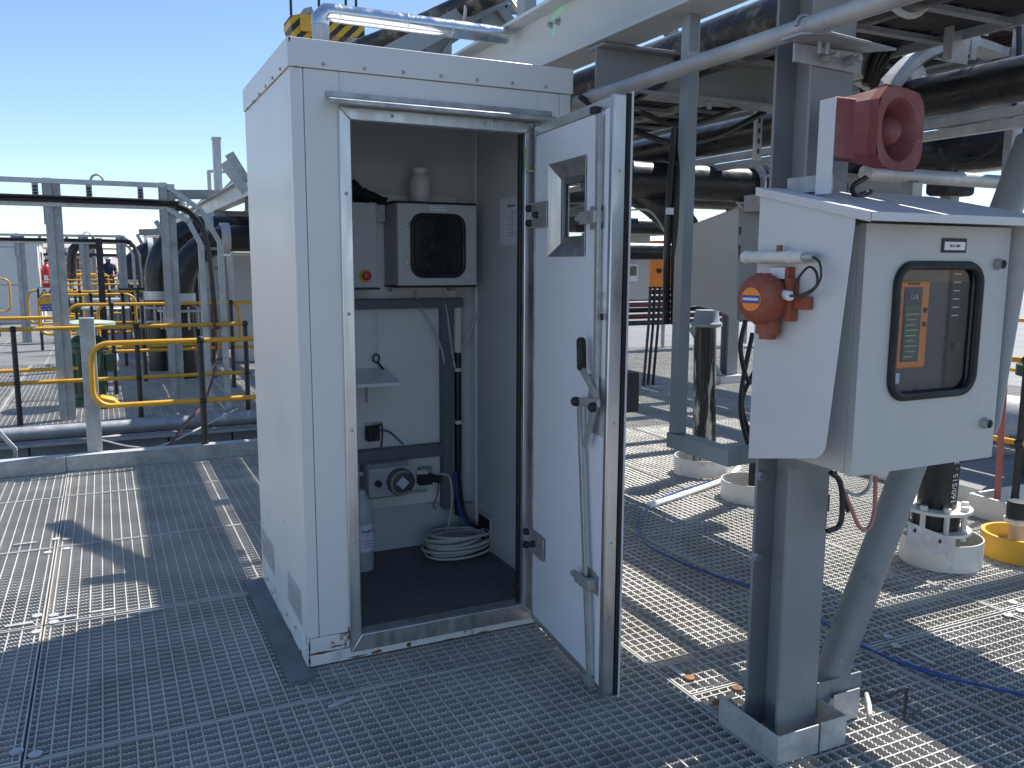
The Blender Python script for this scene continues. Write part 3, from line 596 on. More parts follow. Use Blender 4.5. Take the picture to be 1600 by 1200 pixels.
    solo(MB().tube(bez([p+V((.07, -.01, -.02)), p+V((.065, -.01, -.09)), p+V((.045, 0, -.15)), p+V((.06, .0, -.17))], 12), .003, 6), 'thin_wire', CABLE, 'thin black wire hanging below the solenoid valve', 'wire')
    # reagent bottle bottom left
    rb = thing('reagent_bottle', (1.07, 3.93, .098), 'tall translucent reagent bottle with printed label in cabinet corner', 'bottle')
    MB().lathe([(.001, 0), (.058, .001), (.06, .01), (.06, .30), (.052, .34), (.03, .37), (.025, .40)], (1.07, 3.93, .0985), n=24).build('body', BOTTLEM, rb)
    lb = MB(); vv = [];
    for j in range(13):
        t = R(215+10*j); vv.append((1.07+.0608*math.cos(t), 3.93+.0608*math.sin(t)))
    lb.add([(x, y, z) for z in (.2, .335) for x, y in vv], [(j, j+1, 14+j, 13+j) for j in range(12)]); lb.build('label', PAPER, rb)
    text('Reagent', .022, (1.088, 3.8695, .305), V((1, .25, 0)), UZ, SIGNB, rb); text('2', .02, (1.085, 3.8695, .28), V((1, .25, 0)), UZ, SIGNB, rb)
    for z in (.255, .24, .225): MB().box(1.065, 1.11, 3.868, 3.8695, z, z+.002).build('label_line', SIGNB, rb)
    # coil of hose
    cpts = []; rnd = random.Random(5)
    turns = 11; n = 26
    for i in range(turns*n+1):
        t = 2*math.pi*i/n; k = i/n
        rx = .155+.022*math.sin(k*2.1); ry = .105+.018*math.cos(k*1.7); lift = .008+.0095*k+.006*math.sin(t*1.0+k)
        cpts.append((1.575+rx*math.cos(t)+.012*math.sin(k*1.3), 3.93+ry*math.sin(t)+.012*math.cos(k*2.3), .103+max(0, lift)))
    solo(MB().tube(cpts, .0068, 6), 'hose_coil', HOSEW, 'coil of pale hose lying on the cabinet floor', 'hose')
    # riser pipe, white cables, conduit, paper
    rp = thing('riser_pipe', (1.68, 4.1, .1), 'black riser pipe with pale clips standing in the cabinet corner', 'pipe')
    MB().cyl((1.652, 4.098, .25), (1.652, 4.098, 1.13), .019, 14).build('tube', HDPE, rp)
    for z in (.45, .75, 1.03): MB().lathe([(.0195, 0), (.0225, .001), (.0225, .018), (.0195, .019)], (1.652, 4.098, z), n=14, cap=False).build('clip', WPIPE, rp)
    MB().cyl((1.652, 4.098, 1.131), (1.652, 4.098, 1.40), .024, 14).build('upper_sleeve', WPIPE, rp)
    cg = mat('clear_grey_box', (.3, .31, .32), .3)
    MB().box(1.5, 1.56, 4.05, 4.1, .1, .2).build('base_box', cg, rp, .004); MB().box(1.66, 1.74, 4.07, 4.11, .2, .31).build('side_box', cg, rp, .004)
    for i, (a, b3) in enumerate((((648, 455), (690, 545)), ((693, 452), (706, 545)))):
        p0 = at(*a, Y=4.07); p1 = at(*b3, Y=4.06); solo(MB().tube(bez([p0, p0.lerp(p1, .3)+UZ*-.01, p0.lerp(p1, .6)+UZ*.01, p1, p1+V((.02, .01, -.1))], 14), .0055, 6), 'signal_cable', HOSEW, ['white cable slanting down from the enclosure to the riser', 'white cable dropping straight from the enclosure into the trunking'][i], 'cable')
    for i, pts in enumerate((((742, 318), (752, 340), (760, 390), (757, 450), (741, 503), (722, 545)), ((744, 446), (752, 452), (750, 480), (738, 510)))):
        solo(MB().tube(bez([at(*p, Y=4.06) for p in pts], 24), .006, 6), 'signal_cable', HOSEW, ['white cable bowing out along the right cabinet wall', 'short white cable hanging right of the window enclosure'][i], 'cable')
    for i, o_ in enumerate((0, .012, .024)):
        solo(MB().tube(bez([(1.62+o_, 4.06, .5), (1.63+o_, 4.04, .33), (1.67+o_*.5, 4.02, .22+o_*.4), (1.742, 3.99-o_*2, .19+o_*.5)], 14), .008, 6), 'power_cable', CABLE if i else BLUE, ['dark blue cable', 'black cable', 'black outer cable'][i]+' bending into the wall exit above the hose coil', 'cable')
    a = at(782, 310, X=1.751); b4 = at(812, 382, X=1.751)
    s = thing('wiring_sheet', (1.7512, 3.67, 1.68), 'printed wiring sheet taped to the right inner wall', 'paper')
    MB().box(1.7495, 1.7512, b4.y-.02, a.y, 1.68, 1.90).build('sheet', PAPER, s)
    text('Chlorine', .024, (1.7488, 3.66, 1.862), V((0, -1, 0)), UZ, INK, s)
    for i in range(7): MB().box(1.7488, 1.7494, 3.60+.03*(i % 3), 3.68+.02*(i % 2), 1.72+.018*i, 1.7215+.018*i).build('diagram_line', INK, s)
    MB().box(1.7488, 1.7494, 3.645, 3.6465, 1.71, 1.84).build('diagram_line', INK, s)
interior()
# ------------------------------------------------------------------ right: column, shroud, alarm gear
def column(x, y, ztop, label, main=True, z0=0.):
    c = thing('steel_column', (x, y, z0), label, 'column', 'rack columns')
    MB().ibeam((x, y, z0), (x, y, ztop), .16, .17, .012, .009, up=(0, 1, 0)).build('shaft', POSTG, c, .002 if main else 0)
    return c
PX, PY = 2.01, 2.05
col0 = column(PX, PY, 2.476, 'blue-grey steel column in the foreground carrying the small shroud')
for z in (.62, .9): MB().cyl((PX-.075, PY+.075, z), (PX-.075, PY+.05, z), .016, 6).build('bolt', GALV, col0)
kp = thing('column_kickplate', (PX, PY, 0), 'folded galvanised kickplate box around foreground column foot', 'kickplate')
a0, a1, b0, b1 = PX-.15, PX+.15, PY-.155, PY+.135; t = .005
MB().box(a0, a0+t, b0, b1, .002, .102).box(a0+t, a0+.175, b0, b0+t, .002, .102).build('angle_plate', GALVL, kp, .001)
MB().box(a1-t, a1, b0, b1, .002, .105).box(a0+.185, a1-t, b0, b0+t, .002, .105).build('angle_plate', GALVL, kp, .001)
br = thing('raking_brace', (2.25, 2.07, 0), 'thick blue-grey tube brace leaning right beside foreground column', 'brace', 'raking braces')
MB().cyl((2.235, 2.075, .07), (3.16, 2.1, 2.06), .056, 20).build('tube', POSTG, br)
MB().box(2.15, 2.36, 2.02, 2.028, .03, .16).build('gusset', POSTG, br, .002)
MB().cyl((2.2, 2.028, .09), (2.2, 2.0, .09), .014, 6).build('bolt', GALV, br)
kb = thing('brace_kickplate', (2.3, 2.1, 0), 'galvanised angle kickplate at the foot of foreground tube brace', 'kickplate')
MB().box(2.335, 2.34, 2.03, 2.2, .002, .118).build('plate', GALVL, kb, .001); MB().box(2.21, 2.3345, 2.0, 2.005, .002, .112).build('plate', GALVL, kb, .001)
# enclosure in its sun shroud
HX0, HX1, HY0, HY1 = 1.737, 2.46, 1.60, 1.955
sh = thing('sun_shroud', (2.09, 1.8, 1.01), 'white sheet-metal sun shroud around the grey instrument enclosure', 'shroud')
def side(x, th=.003):
    P = [(HY1, 1.012), (1.72, 1.062), (1.685, 1.07), (1.665, 1.086), (1.655, 1.11), (1.652, 1.14), (HY0, 1.722), (HY1, 1.81)]
    return MB().prism([(x, y, z) for y, z in P], (th, 0, 0))
side(HX0).build('side_panel', RALW, sh, .001); side(HX1-.003).build('side_panel', RALW, sh, .001)
rf = MB(); y_ = HY0-.055
rf.hexa([(HX0-.006, y_, 1.725), (HX1+.01, y_, 1.725), (HX1+.01, HY1+.01, 1.815), (HX0-.006, HY1+.01, 1.815), (HX0-.006, y_, 1.729), (HX1+.01, y_, 1.729), (HX1+.01, HY1+.01, 1.819), (HX0-.006, HY1+.01, 1.819)])
rf.build('roof_sheet', RALW, sh, .001)
MB().box(HX0-.007, HX1+.011, y_-.004, y_-.0005, 1.706, 1.7285).build('roof_lip', RALW, sh, .001)
MB().hexa([(HX0-.0095, y_, 1.703), (HX0-.0065, y_, 1.703), (HX0-.0065, HY1+.01, 1.795), (HX0-.0095, HY1+.01, 1.795), (HX0-.0095, y_, 1.7285), (HX0-.0065, y_, 1.7285), (HX0-.0065, HY1+.01, 1.8185), (HX0-.0095, HY1+.01, 1.8185)]).build('roof_lip', RALW, sh, .0008)
MB().box(HX0+.003, HX1-.003, HY1-.004, HY1-.0005, 1.02, 1.8).build('back_sheet', RALW, sh)
EX0, EX1, EYF, EZ0, EZ1 = 1.838, 2.425, 1.652, 1.018, 1.703
en = thing('instrument_enclosure', (2.13, 1.8, 1.018), 'light grey instrument enclosure with large black-framed window', 'enclosure')
MB().box(EX0, EX1, 1.68, HY1-.006, EZ0, EZ1).build('body', RAL, en, .005)
ed = thing('x', (0, 0, 0), 'x', 'x'); bpy.data.objects.remove(ed)
wx0, wx1, wz0_, wz1_ = 1.955, 2.308, 1.222, 1.602
dfm = MB(); dfm.box(EX0-.002, wx0, EYF, EYF+.024, EZ0-.003, EZ1+.003); dfm.box(wx1, EX1+.003, EYF, EYF+.024, EZ0-.003, EZ1+.003); dfm.box(wx0, wx1, EYF, EYF+.024, EZ0-.003, wz0_); dfm.box(wx0, wx1, EYF, EYF+.024, wz1_, EZ1+.003)
ed = dfm.build('front_door', RAL, en)
wcx, wcz = (wx0+wx1)/2, (wz0_+wz1_)/2
cr = MB()   # rounded corner fillets of the window opening are hidden under the gasket
gasket = MB()
rp_ = rrect((wcx, EYF-.004, wcz), wx1-wx0-.012, wz1_-wz0_-.012, .055, UX, UZ, 7)
gasket.tube(rp_, .0125, 8, closed=True); gasket.build('window_gasket', RUB, ed)
for sx in (-1, 1):
    for sz in (-1, 1):
        cx = wcx+sx*(wx1-wx0)/2; cz = wcz+sz*(wz1_-wz0_)/2; r_ = .058; ctr = (cx-sx*r_, cz-sz*r_)
        arcp = [(ctr[0]+sx*r_*math.cos(R(a)), ctr[1]+sz*r_*math.sin(R(a))) for a in range(0, 91, 15)]
        MB().prism([(cx, EYF+.0005, cz)]+[(x, EYF+.0005, z) for x, z in arcp], (0, .02, 0)).build('window_corner', RAL, ed)
MB().add([(wx0, EYF+.005, wz0_), (wx1, EYF+.005, wz0_), (wx1, EYF+.005, wz1_), (wx0, EYF+.005, wz1_)], [(0, 1, 2, 3)]).build('window_pane', glass('instrument_pane', (.8, .82, .82)), ed)
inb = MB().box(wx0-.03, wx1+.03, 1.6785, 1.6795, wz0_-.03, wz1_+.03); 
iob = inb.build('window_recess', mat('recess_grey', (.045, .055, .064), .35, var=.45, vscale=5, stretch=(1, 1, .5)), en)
lo = MB().box(2.13, 2.232, EYF-.004, EYF-.0005, 1.632, 1.672).build('label_holder', RUB, ed, .001)
MB().box(2.138, 2.224, EYF-.0055, EYF-.0042, 1.639, 1.662).build('label_card', WHT, ed); text('SU-C-001', .011, (2.181, EYF-.0062, 1.6505), UX, UZ, INK, ed)
for z in (1.60, 1.125):
    k = MB().lathe([(.017, 0), (.017, .008), (.013, .016), (.013, .022)], (2.375, EYF-.0005, z), (0, -1, 0), 18, cap=False).build('door_lock', STEEL, ed); MB().lathe([(.0125, .017), (.0005, .0172)], (2.375, EYF, z), (0, -1, 0), 16, cap=False).build('keyhole', RUB, ed)
MB().box(EX0+.02, EX1-.02, 1.7, 1.95, EZ0-.004, EZ0-.0005).build('gland_plate', RUB, en)
inst = thing('gas_monitor', (2.05, 1.675, 1.3), 'orange handheld-style monitor with green display behind enclosure window', 'monitor')
ya = 1.6655; iz0, iz1, ixa, ixb = 1.305, 1.553, 1.975, 2.118
MB().box(ixa, ixb, ya, 1.678, iz0, iz1).build('case', ORGB, inst, .008)
MB().box(2.012, 2.084, ya-.002, ya-.0003, 1.325, 1.535).build('display_frame', SCRB, inst, .002)
MB().box(2.017, 2.079, ya-.0035, ya-.0022, 1.33, 1.485).build('display', SCREEN, inst); 
for i in range(9): MB().box(2.022+.004*(i % 2), 2.06+.006*(i % 3), ya-.0042, ya-.0036, 1.338+.015*i, 1.341+.015*i).build('display_line', mat('lcd_line', (.35, .5, .3), .4), inst)
text('12.8', .018, (2.048, ya-.004, 1.508), UX, UZ, INKW, inst)
text('MONITOR', .010, (2.048, ya-.0008, 1.5445), UX, UZ, INK, inst)
for x, zz in ((1.994, 1.5), (1.994, 1.46), (1.994, 1.42), (2.101, 1.47), (2.101, 1.43)): MB().cyl((x, ya-.002, zz), (x, ya-.0003, zz), .008, 12).build('key_button', INK, inst)
MB().box(1.975, 2.03, 1.6765, 1.678, 1.262, 1.292).build('rating_label', PAPER, inst)
dk = thing('terminal_rail', (2.25, 1.675, 1.24), 'dark terminal rail at the right inside of the instrument window', 'terminal rail')
MB().box(2.215, 2.29, 1.672, 1.678, 1.235, 1.59).build('strip', RUB, dk)
for i in range(6): MB().box(2.222, 2.25, 1.6705, 1.6718, 1.45+.024*i, 1.453+.024*i).build('marker', PAPER, dk)
MB().cyl((2.245, 1.6715, 1.36), (2.245, 1.66, 1.36), .014, 12).build('knob', RUB, dk)
# horn
hb = thing('horn_plate', (1.83, 1.93, 1.80), 'narrow pale upright plate carrying the red alarm horn', 'plate'); MB().box(1.815, 1.823, 1.768, 1.822, 1.79, 2.045).build('plate', RALW, hb, .002); MB().box(1.8235, 1.86, 1.80, 1.94, 1.80, 1.845).build('foot', GALV, hb)
hn = thing('alarm_horn', (1.95, 1.82, 1.87), 'dusty red octagonal alarm horn above the sun shroud', 'alarm horn')
HC = V((2.03, 1.785, 1.972)); HD = V((.17, -.985, .0)); HR = V((.985, .17, 0))
def octo(c, w, h, cut): return [c+HR*x+UZ*z for x, z in ((w-cut, -h), (w, -h+cut), (w, h-cut), (w-cut, h), (-w+cut, h), (-w, h-cut), (-w, -h+cut), (-w+cut, -h))]
# hollow horn: octagonal outer skin back->mouth, inner bell, centre cone
q = MB(); rings = [octo(HC-HD*.055-HR*.055, .10, .085, .016), octo(HC-HD*.02-HR*.04, .105, .092, .026), octo(HC+HD*.02, .112, .108, .035), octo(HC+HD*.05, .115, .11, .038)]
for a_, b_ in zip(rings, rings[1:]): q.add(a_+b_, [(i, (i+1) % 8, 8+(i+1) % 8, 8+i) for i in range(8)])
q.add(rings[0], [tuple(range(8))]); q.build('horn_body', RED, hn, .003, smooth=False)
q = MB(); lip = [HC+HD*.045+HR*.088*math.cos(R(22.5+15*i))+UZ*.088*math.sin(R(22.5+15*i)) for i in range(24)]

ocr = []
for i in range(24):
    t = R(22.5+15*i); d = V((math.cos(t), math.sin(t))); s_ = min(.115/max(abs(d.x), 1e-6), .11/max(abs(d.y), 1e-6), (.225-.038)/(abs(d.x)+abs(d.y))); ocr.append(HC+HD*.0505+HR*d.x*s_+UZ*d.y*s_)
prof = [(ocr, None)]
rs = [ocr, lip]+[[HC+HD*h+HR*r*math.cos(R(22.5+15*i))+UZ*r*math.sin(R(22.5+15*i)) for i in range(24)] for r, h in ((.082, .035), (.068, .0), (.058, -.03), (.05, -.045), (.001, -.045))]
for a_, b_ in zip(rs, rs[1:]): q.add(a_+b_, [(i, (i+1) % 24, 24+(i+1) % 24, 24+i) for i in range(24)])
q.build('horn_bell', RED, hn)
MB().lathe([(.049, -.044), (.046, -.01), (.036, .025), (.02, .04), (.0005, .043)], HC, HD, 24, cap=False).build('horn_cone', RED, hn)
MB().prism([HC-HD*.05+UZ*.093-HR*.055, HC-HD*.05+UZ*.093+HR*.055, HC+HD*.03+UZ*.109+HR*.06, HC+HD*.03+UZ*.109-HR*.06], UZ*.012).build('top_fin', RED, hn, .002)
MB().box(1.8235, 1.93, 1.772, 1.83, 1.888, 2.05).build('back_box', RED, hn, .004)
MB().cyl(HC-HD*.04-UZ*.09, HC-HD*.04-UZ*.125, .013, 8).build('cable_gland', WPIPE, hn)
solo(MB().tube(bez([HC-HD*.04-UZ*.12, HC-HD*.03+V((-.05, .02, -.15)), HC+V((-.03, .06, -.175)), HC+V((.05, .08, -.16))], 14), .008, 7), 'horn_cable', CABLE, 'black cable looping under the red alarm horn', 'cable')
# sounder / beacon on the shroud
bn = thing('orange_beacon', (1.68, 1.86, 1.42), 'round orange-red detector head fixed to the shroud side', 'detector')
bc = V((1.695, 1.862, 1.50)); ba = V((-1, -.18, 0)).normalized()
MB().lathe([(.045, -.02), (.062, -.018), (.066, .0), (.07, .002), (.07, .035), (.062, .05), (.05, .06), (.036, .066), (.0005, .068)], bc, ba, 28).build('head', ORG, bn)
for i in range(14):
    t = 2*math.pi*i/14; MB().cyl(bc+ba*.004+UY*.0705*math.cos(t)+UZ*.0705*math.sin(t), bc+ba*.034+UY*.0705*math.cos(t)+UZ*.0705*math.sin(t), .004, 5).build('grip_rib', ORG, bn)
MB().lathe([(.033, .0672), (.033, .0695), (.0005, .0697)], bc, ba, 24, cap=False).build('badge', ORGB, bn); 
cu = bc+ba*.0705; q = MB(); uu = V((.18, -1, 0)).normalized(); q.add([cu-uu*.03-UZ*.011, cu+uu*.03-UZ*.011, cu+uu*.03+UZ*.011, cu-uu*.03+UZ*.011], [(0, 1, 2, 3)]); q.build('badge_band', SIGNB, bn)
q = MB(); cu = bc+ba*.0712; q.add([cu-uu*.026-UZ*.003, cu+uu*.026-UZ*.003, cu+uu*.026+UZ*.004, cu-uu*.026+UZ*.004], [(0, 1, 2, 3)]); q.build('badge_line', INKW, bn)
MB().box(1.70, 1.7365, 1.78, 1.80, 1.44, 1.56).build('bracket', ORG, bn, .003); MB().box(1.715, 1.7365, 1.725, 1.78, 1.475, 1.51).build('bracket_arm', ORG, bn, .004)
MB().cyl(bc+V((.01, .0, -.045)), bc+V((.01, 0, -.1)), .034, 18).build('sensor_cup', ORG, bn); MB().cyl(bc+V((.01, 0, -.1)), bc+V((.01, 0, -.115)), .024, 16).build('sensor_mouth', ORG, bn)
MB().box(1.71, 1.736, 1.80, 1.87, 1.555, 1.59).build('top_tab', ORG, bn, .002); MB().box(1.7075, 1.7095, 1.81, 1.87, 1.557, 1.588).build('tag_label', PAPER, bn)
MB().cyl((1.70, 1.80, 1.515), (1.68, 1.755, 1.512), .014, 6).build('cable_gland', WHT, bn)
cj = thing('probe_holder', (1.72, 1.85, 1.60), 'grey pipe stub clamped across the shroud above the detector', 'pipe stub')
MB().cyl((1.713, 1.985, 1.617), (1.713, 1.745, 1.617), .0165, 16).build('tube', WPIPE, cj); MB().cyl((1.713, 1.744, 1.617), (1.713, 1.708, 1.617), .013, 14).build('gland', GALV, cj)
for y in (1.96, 1.9, 1.78): MB().lathe([(.0168, 0), (.019, .001), (.019, .02), (.0168, .021)], (1.713, y, 1.617), (0, 1, 0), 16, cap=False).build('collar', WPIPE, cj)
MB().cyl((1.713, 1.84, 1.633), (1.713, 1.84, 1.65), .009, 6).build('clamp_bolt', RUSTB, cj)
lp = [(1.71, 1.708, 1.617), (1.70, 1.675, 1.60), (1.695, 1.665, 1.56), (1.69, 1.69, 1.525), (1.68, 1.735, 1.512), (1.69, 1.745, 1.55), (1.70, 1.715, 1.59), (1.70, 1.685, 1.575), (1.695, 1.68, 1.54), (1.683, 1.72, 1.515), (1.68, 1.755, 1.512)]
solo(MB().tube(bez(lp, 50), .0035, 6), 'detector_lead', CABLE, 'thin black lead looped between detector and pipe stub', 'cable')
# ------------------------------------------------------------------ pipe rack
def ybeam(x, z, h, w, y0, y1, mt, label, grp='rack beams', tf=.015):
    b = thing('rack_beam', (x, y0, z-h/2), label, 'beam', grp)
    MB().ibeam((x, y0, z), (x, y1, z), h, w, tf, .010).build('section', mt, b, .001); return b
bA = ybeam(1.93, 2.6135, .273, .18, .6, 46, BEAMG, 'long pale grey rack beam passing just above the white cabinet roof')
for px, py in ((862, 39), (873, 34)):
    p = at(px, py, X=1.925); MB().cyl((1.9248, p.y, p.z), (1.902, p.y, p.z), .011, 6).build('bolt', GALV, bA)
    MB().lathe([(.018, 0), (.018, .002), (.0005, .0022)], (1.9247, p.y, p.z), (-1, 0, 0), 12, cap=False).build('washer', GALV, bA)
gm = MB(); rnd = random.Random(2)
for px, py, rx, rz in ((864, 40, .03, .055), (876, 16, .05, .014)):
    p = at(px, py, X=1.9246); pts = [(1.9246, p.y+rx*math.cos(t)*(1+rnd.uniform(-.25, .25)), p.z+rz*math.sin(t)*(1+rnd.uniform(-.25, .25))) for t in [2*math.pi*i/18 for i in range(18)]]
    gm.add(pts, [tuple(range(18))])
go = gm.build('spray_mark', GREENT, bA); go['kind'] = 'stuff'
bB = ybeam(4.55, 2.6135, .273, .18, .6, 46, POSTG, 'long blue-grey middle rack beam right of the red horn')
bC = ybeam(7.62, 2.6135, .273, .18, 1, 46, POSTG, 'farthest long blue-grey rack beam on the right side')
CY = [3.1, 6.3, 9.05, 12.6, 16.05, 20, 23.05, 30.05, 37]
WHERE = ['right behind the open cabinet door', 'second behind the open door', 'third behind the open door', 'fourth back from the cabinet', 'fifth back from the cabinet', 'sixth back from the cabinet', 'seventh back from the cabinet', 'eighth back from the cabinet', 'farthest back along the rack']
for y, w_ in zip(CY, WHERE):
    c = thing('cross_beam', (4.7, y, 2.29), 'grey rack cross beam, '+w_, 'beam', 'rack cross beams'); MB().ibeam((1.86, y, 2.385), (7.7, y, 2.385), .18, .12, .012, .008).build('section', POSTG, c, .001)
    if y < 4:
        for x in (2.0, 2.35, 2.42): MB().cyl((x, y-.03, 2.294), (x, y-.03, 2.262), .012, 6).build('bolt', GALV, c)
for y, l in ((16.05, 'blue-grey rack column beside the white cubicles left of cabinet'), (23.05, 'distant rack column second from the cabinet'), (30.05, 'distant rack column third from the cabinet'), (9.05, 'rack column hidden in the row behind the white cabinet')):
    if y > 10: column(1.93, y, 2.476, l, False)
    column(7.62, y, 2.476, 'far-side '+l.replace('beside the white cubicles left of cabinet', 'in the right row, second one back').replace('hidden in the row behind the white cabinet', 'seen between door and shroud on the deck'), False)
    o = thing('raking_brace', (7.3, y, 0), 'tube brace against the far-side rack column '+{16.05: 'second back', 23.05: 'third back', 30.05: 'fourth back', 9.05: 'seen between door and shroud'}[y], 'brace', 'raking braces'); MB().cyl((7.45, y-.05, .05), (6.95, y-.05, .75), .05, 12).build('tube', MIDG, o); MB().box(7.35, 7.75, y-.18, y+.18, .0, .1).build('kickplate', GALVL, o)
# conduit clamped to the column
cd = thing('conduit_pipe', (1.835, 2, 2.26), 'stained galvanised conduit running over the column bracket', 'pipe')
MB().tube([(1.835, .9, 2.262), (1.835, 12, 2.262)], .027, 14).build('tube', mat('stained_galvanised', (.42, .42, .42), .55, .3, var=.2, vscale=4, dirt=[((.2, .3, .33), .6, .2, 5), (DUST, .55, .2, 3)]), cd)
MB().tube(arc((1.835, 1.915, 2.262), .033, 0, math.pi, (1, 0, 0), (0, 0, 1), 8), .005, 6).build('u_bolt', GALV, cd)
bk = thing('column_bracket', (1.98, 1.9, 2.17), 'galvanised bolted angle bracket on the column front above the horn', 'bracket')
MB().prism([(1.845, 1.968, 2.18), (2.115, 1.968, 2.17), (2.115, 1.968, 2.232), (1.845, 1.968, 2.232)], (0, -.008, 0)).build('face_plate', GALV, bk, .001)
MB().prism([(1.8, 1.9675, 2.2335), (1.80, 1.89, 2.2335), (1.86, 1.85, 2.2335), (2.19, 1.9, 2.2335), (2.115, 1.9675, 2.2335)], (0, 0, .008)).build('shelf_plate', GALV, bk, .001)
for x in (1.96, 2.05): MB().cyl((x, 1.9598, 2.2), (x, 1.925, 2.2), .015, 6).cyl((x, 1.925, 2.2), (x, 1.905, 2.2), .009, 8).build('bolt', GALV, bk)
for x in (1.9, 1.93): MB().cyl((x, 1.92, 2.233), (x, 1.92, 2.20), .006, 6).build('stud', GALV, bk)
# overhead pipes
def pipe(pts, r, mt, label, n=18, name='process_pipe', cat='pipe', grp=None): return solo(MB().tube(pts, r, n), name, mt, label, cat, grp)
pipe([(2.125, 3.3, 2.585), (2.125, 20, 2.585)], .055, HDPED, 'thinner dusty pipe added behind the pale beam web to shade the deck')  # added shadow caster: darkens the deck strip left of the cabinet
pipe([(2.34, .7, 2.49), (2.34, 14, 2.49)], .105, HDPED, 'dusty black pipe running close behind the pale grey beam')
for i, y in enumerate((3.25, 3.4, 6.1, 2.0)):
    q = MB().tube(arc((2.34, y, 2.49), .112, R(-200), R(20), (1, 0, 0), (0, 0, 1), 14), .012, 6); solo(q, 'pipe_saddle', GALVL, ['white pipe saddle ring on dusty overhead pipe, nearer the cabinet roof corner', 'second white pipe saddle ring by the cabinet roof corner', 'pipe saddle far along the dusty overhead pipe', 'pipe saddle beside the column top'][i], 'pipe clamp', 'pipe saddles')
def tray(x0, x1, z, y0, y1, label, ncab, cr, mats):
    t = thing('cable_ladder', ((x0+x1)/2, y0, z), label, 'cable ladder')
    for x in (x0, x1): MB().box(x-.004, x+.004, y0, y1, z, z+.09).build('side_rail', GALVL, t, .001)
    r0 = None
    for i in range(int((y1-y0)/.3)):
        y = y0+.15+.3*i
        if r0 is None: r0 = MB().box(x0+.0045, x1-.0045, -.018, .018, z+.008, z+.028).build('rung', GALV, t); o = r0; o.location.y = y; 
        else: o = r0.copy(); COL.objects.link(o); o.parent = t
        o.location = (0, y, 0)
    rn = random.Random(int(x0*100)); w = (x1-x0-.03)/ncab
    for i in range(ncab):
        x = x0+.02+w*(i+.5); ph = rn.uniform(0, 6); MB().tube([(x+.01*math.sin(ph+k*1.1), y0+(y1-y0)*k/14, z+.03+cr+.006*math.sin(ph+k*1.7)) for k in range(15)], cr, 7).build('cable', mats[i % len(mats)], t)
    return t
tray(2.52, 3.06, 2.46, .8, 20, 'galvanised cable ladder with black cables behind the door top', 13, .0215, [CABLE])
tray(4.24, 4.92, 2.80, .8, 20, 'wide overhead cable ladder packed with black and red cables', 17, .0205, [CABLE, CABLE, REDH, CABLE])
tray(8.0, 8.8, 2.80, 1.5, 30, 'farther wide overhead cable ladder over the right deck', 14, .03, [CABLE, CABLE, REDH])
pipe([(3.62, .9, 2.35), (3.62, 20, 2.35)], .027, GALV, 'thin galvanised tube running along the rack behind the horn')
ch = thing('strut_rail', (3.5, 1, 2.15), 'slotted double strut rail below the middle rack beam', 'strut'); MB().chan((3.5, .9, 2.24), (3.5, 18, 2.24), .04, .04, .003).build('channel', GALVL, ch); MB().chan((3.5, .9, 2.19), (3.5, 18, 2.19), .04, .04, .003).build('channel', GALVL, ch)
pipe([(3.2, .8, 2.30), (3.2, 16, 2.30)], .085, HDPE, 'black pipe slung below the cable ladder behind the column')
pipe([(4.58, .8, 2.96), (4.58, 16, 2.96)], .08, HDPE, 'slim black pipe above the wide overhead cable ladder')
pipe([(6.9, 1.5, 2.62), (6.9, 30, 2.62)], .16, HDPE, 'thick black pipe along the far side of the rack')
# black pipework in the gap behind the door
hp = thing('flanged_pipe', (3.3, 4.3, 2.0), 'black header pipe with pale bolted flange pair behind the hood', 'pipe')
MB().tube([(2.62, 4.42, 2.10), (4.6, 4.42, 2.10)], .108, 20).build('pipe', HDPE, hp)
fx = at(1178, 275, Y=4.42).x
for dx in (-.035, .035):
    MB().lathe([(.112, -.009), (.155, -.009), (.155, .009), (.112, .009)], (fx+dx, 4.42, 2.10), (1, 0, 0), 28, cap=False).build('flange_ring', GALVL, hp)
for i in range(8): t = 2*math.pi*(i+.5)/8; MB().cyl((fx-.06, 4.42+.135*math.cos(t), 2.10+.135*math.sin(t)), (fx+.06, 4.42+.135*math.cos(t), 2.10+.135*math.sin(t)), .010, 7).build('flange_bolt', GALVL, hp)
MB().beam((fx-.1, 4.42, 1.93), (fx+.4, 4.42, 1.93), .1, .07).build('support_beam', GALV, hp)
pp = [at(930, 290, Y=4.9), at(975, 290, Y=4.7), at(1012, 306, Y=4.55), at(1040, 328, Y=4.45), at(1066, 356, Y=4.4), at(1082, 392, Y=4.4)]
solo(MB().tube(bez(pp, 24), .105, 20), 'elbow_pipe', HDPE, 'black elbow pipe bending down behind the door edge', 'pipe')
for y, z, r, l in ((6.6, 1.93, .07, 'slim black cross pipe with sunlit top behind the door'), (7.6, 1.72, .09, 'lowest black cross pipe behind the door edge'), (8.4, 2.35, .1, 'black cross pipe high under the far rack')):
    pipe([(3.2, y, z), (7.4, y, z)], r, HDPE, l)
rp = [at(1395, 246, Y=3.5), at(1440, 243, Y=3.25), at(1520, 234, Y=3.0), at(1640, 219, Y=2.7)]
pr = thing('discharge_pipe', rp[1], 'thick black pipe right behind the red alarm horn', 'pipe'); MB().tube(bez(rp, 18), .105, 20).build('pipe', HDPE, pr)
p = at(1490, 238, Y=3.08); MB().tube([p+V((0, .10*math.cos(t), .11*math.sin(t))) for t in [2*math.pi*i/20 for i in range(20)]], .008, 5, closed=True).build('band_clamp', GALV, pr)
gt = at(1350, 270, Y=2.6); solo(MB().tube([(gt.x, 2.6, gt.z), (gt.x+1.6, 2.6, gt.z)], .03, 14), 'support_tube', GALVL, 'galvanised cross tube just above the sun shroud roof', 'pipe')
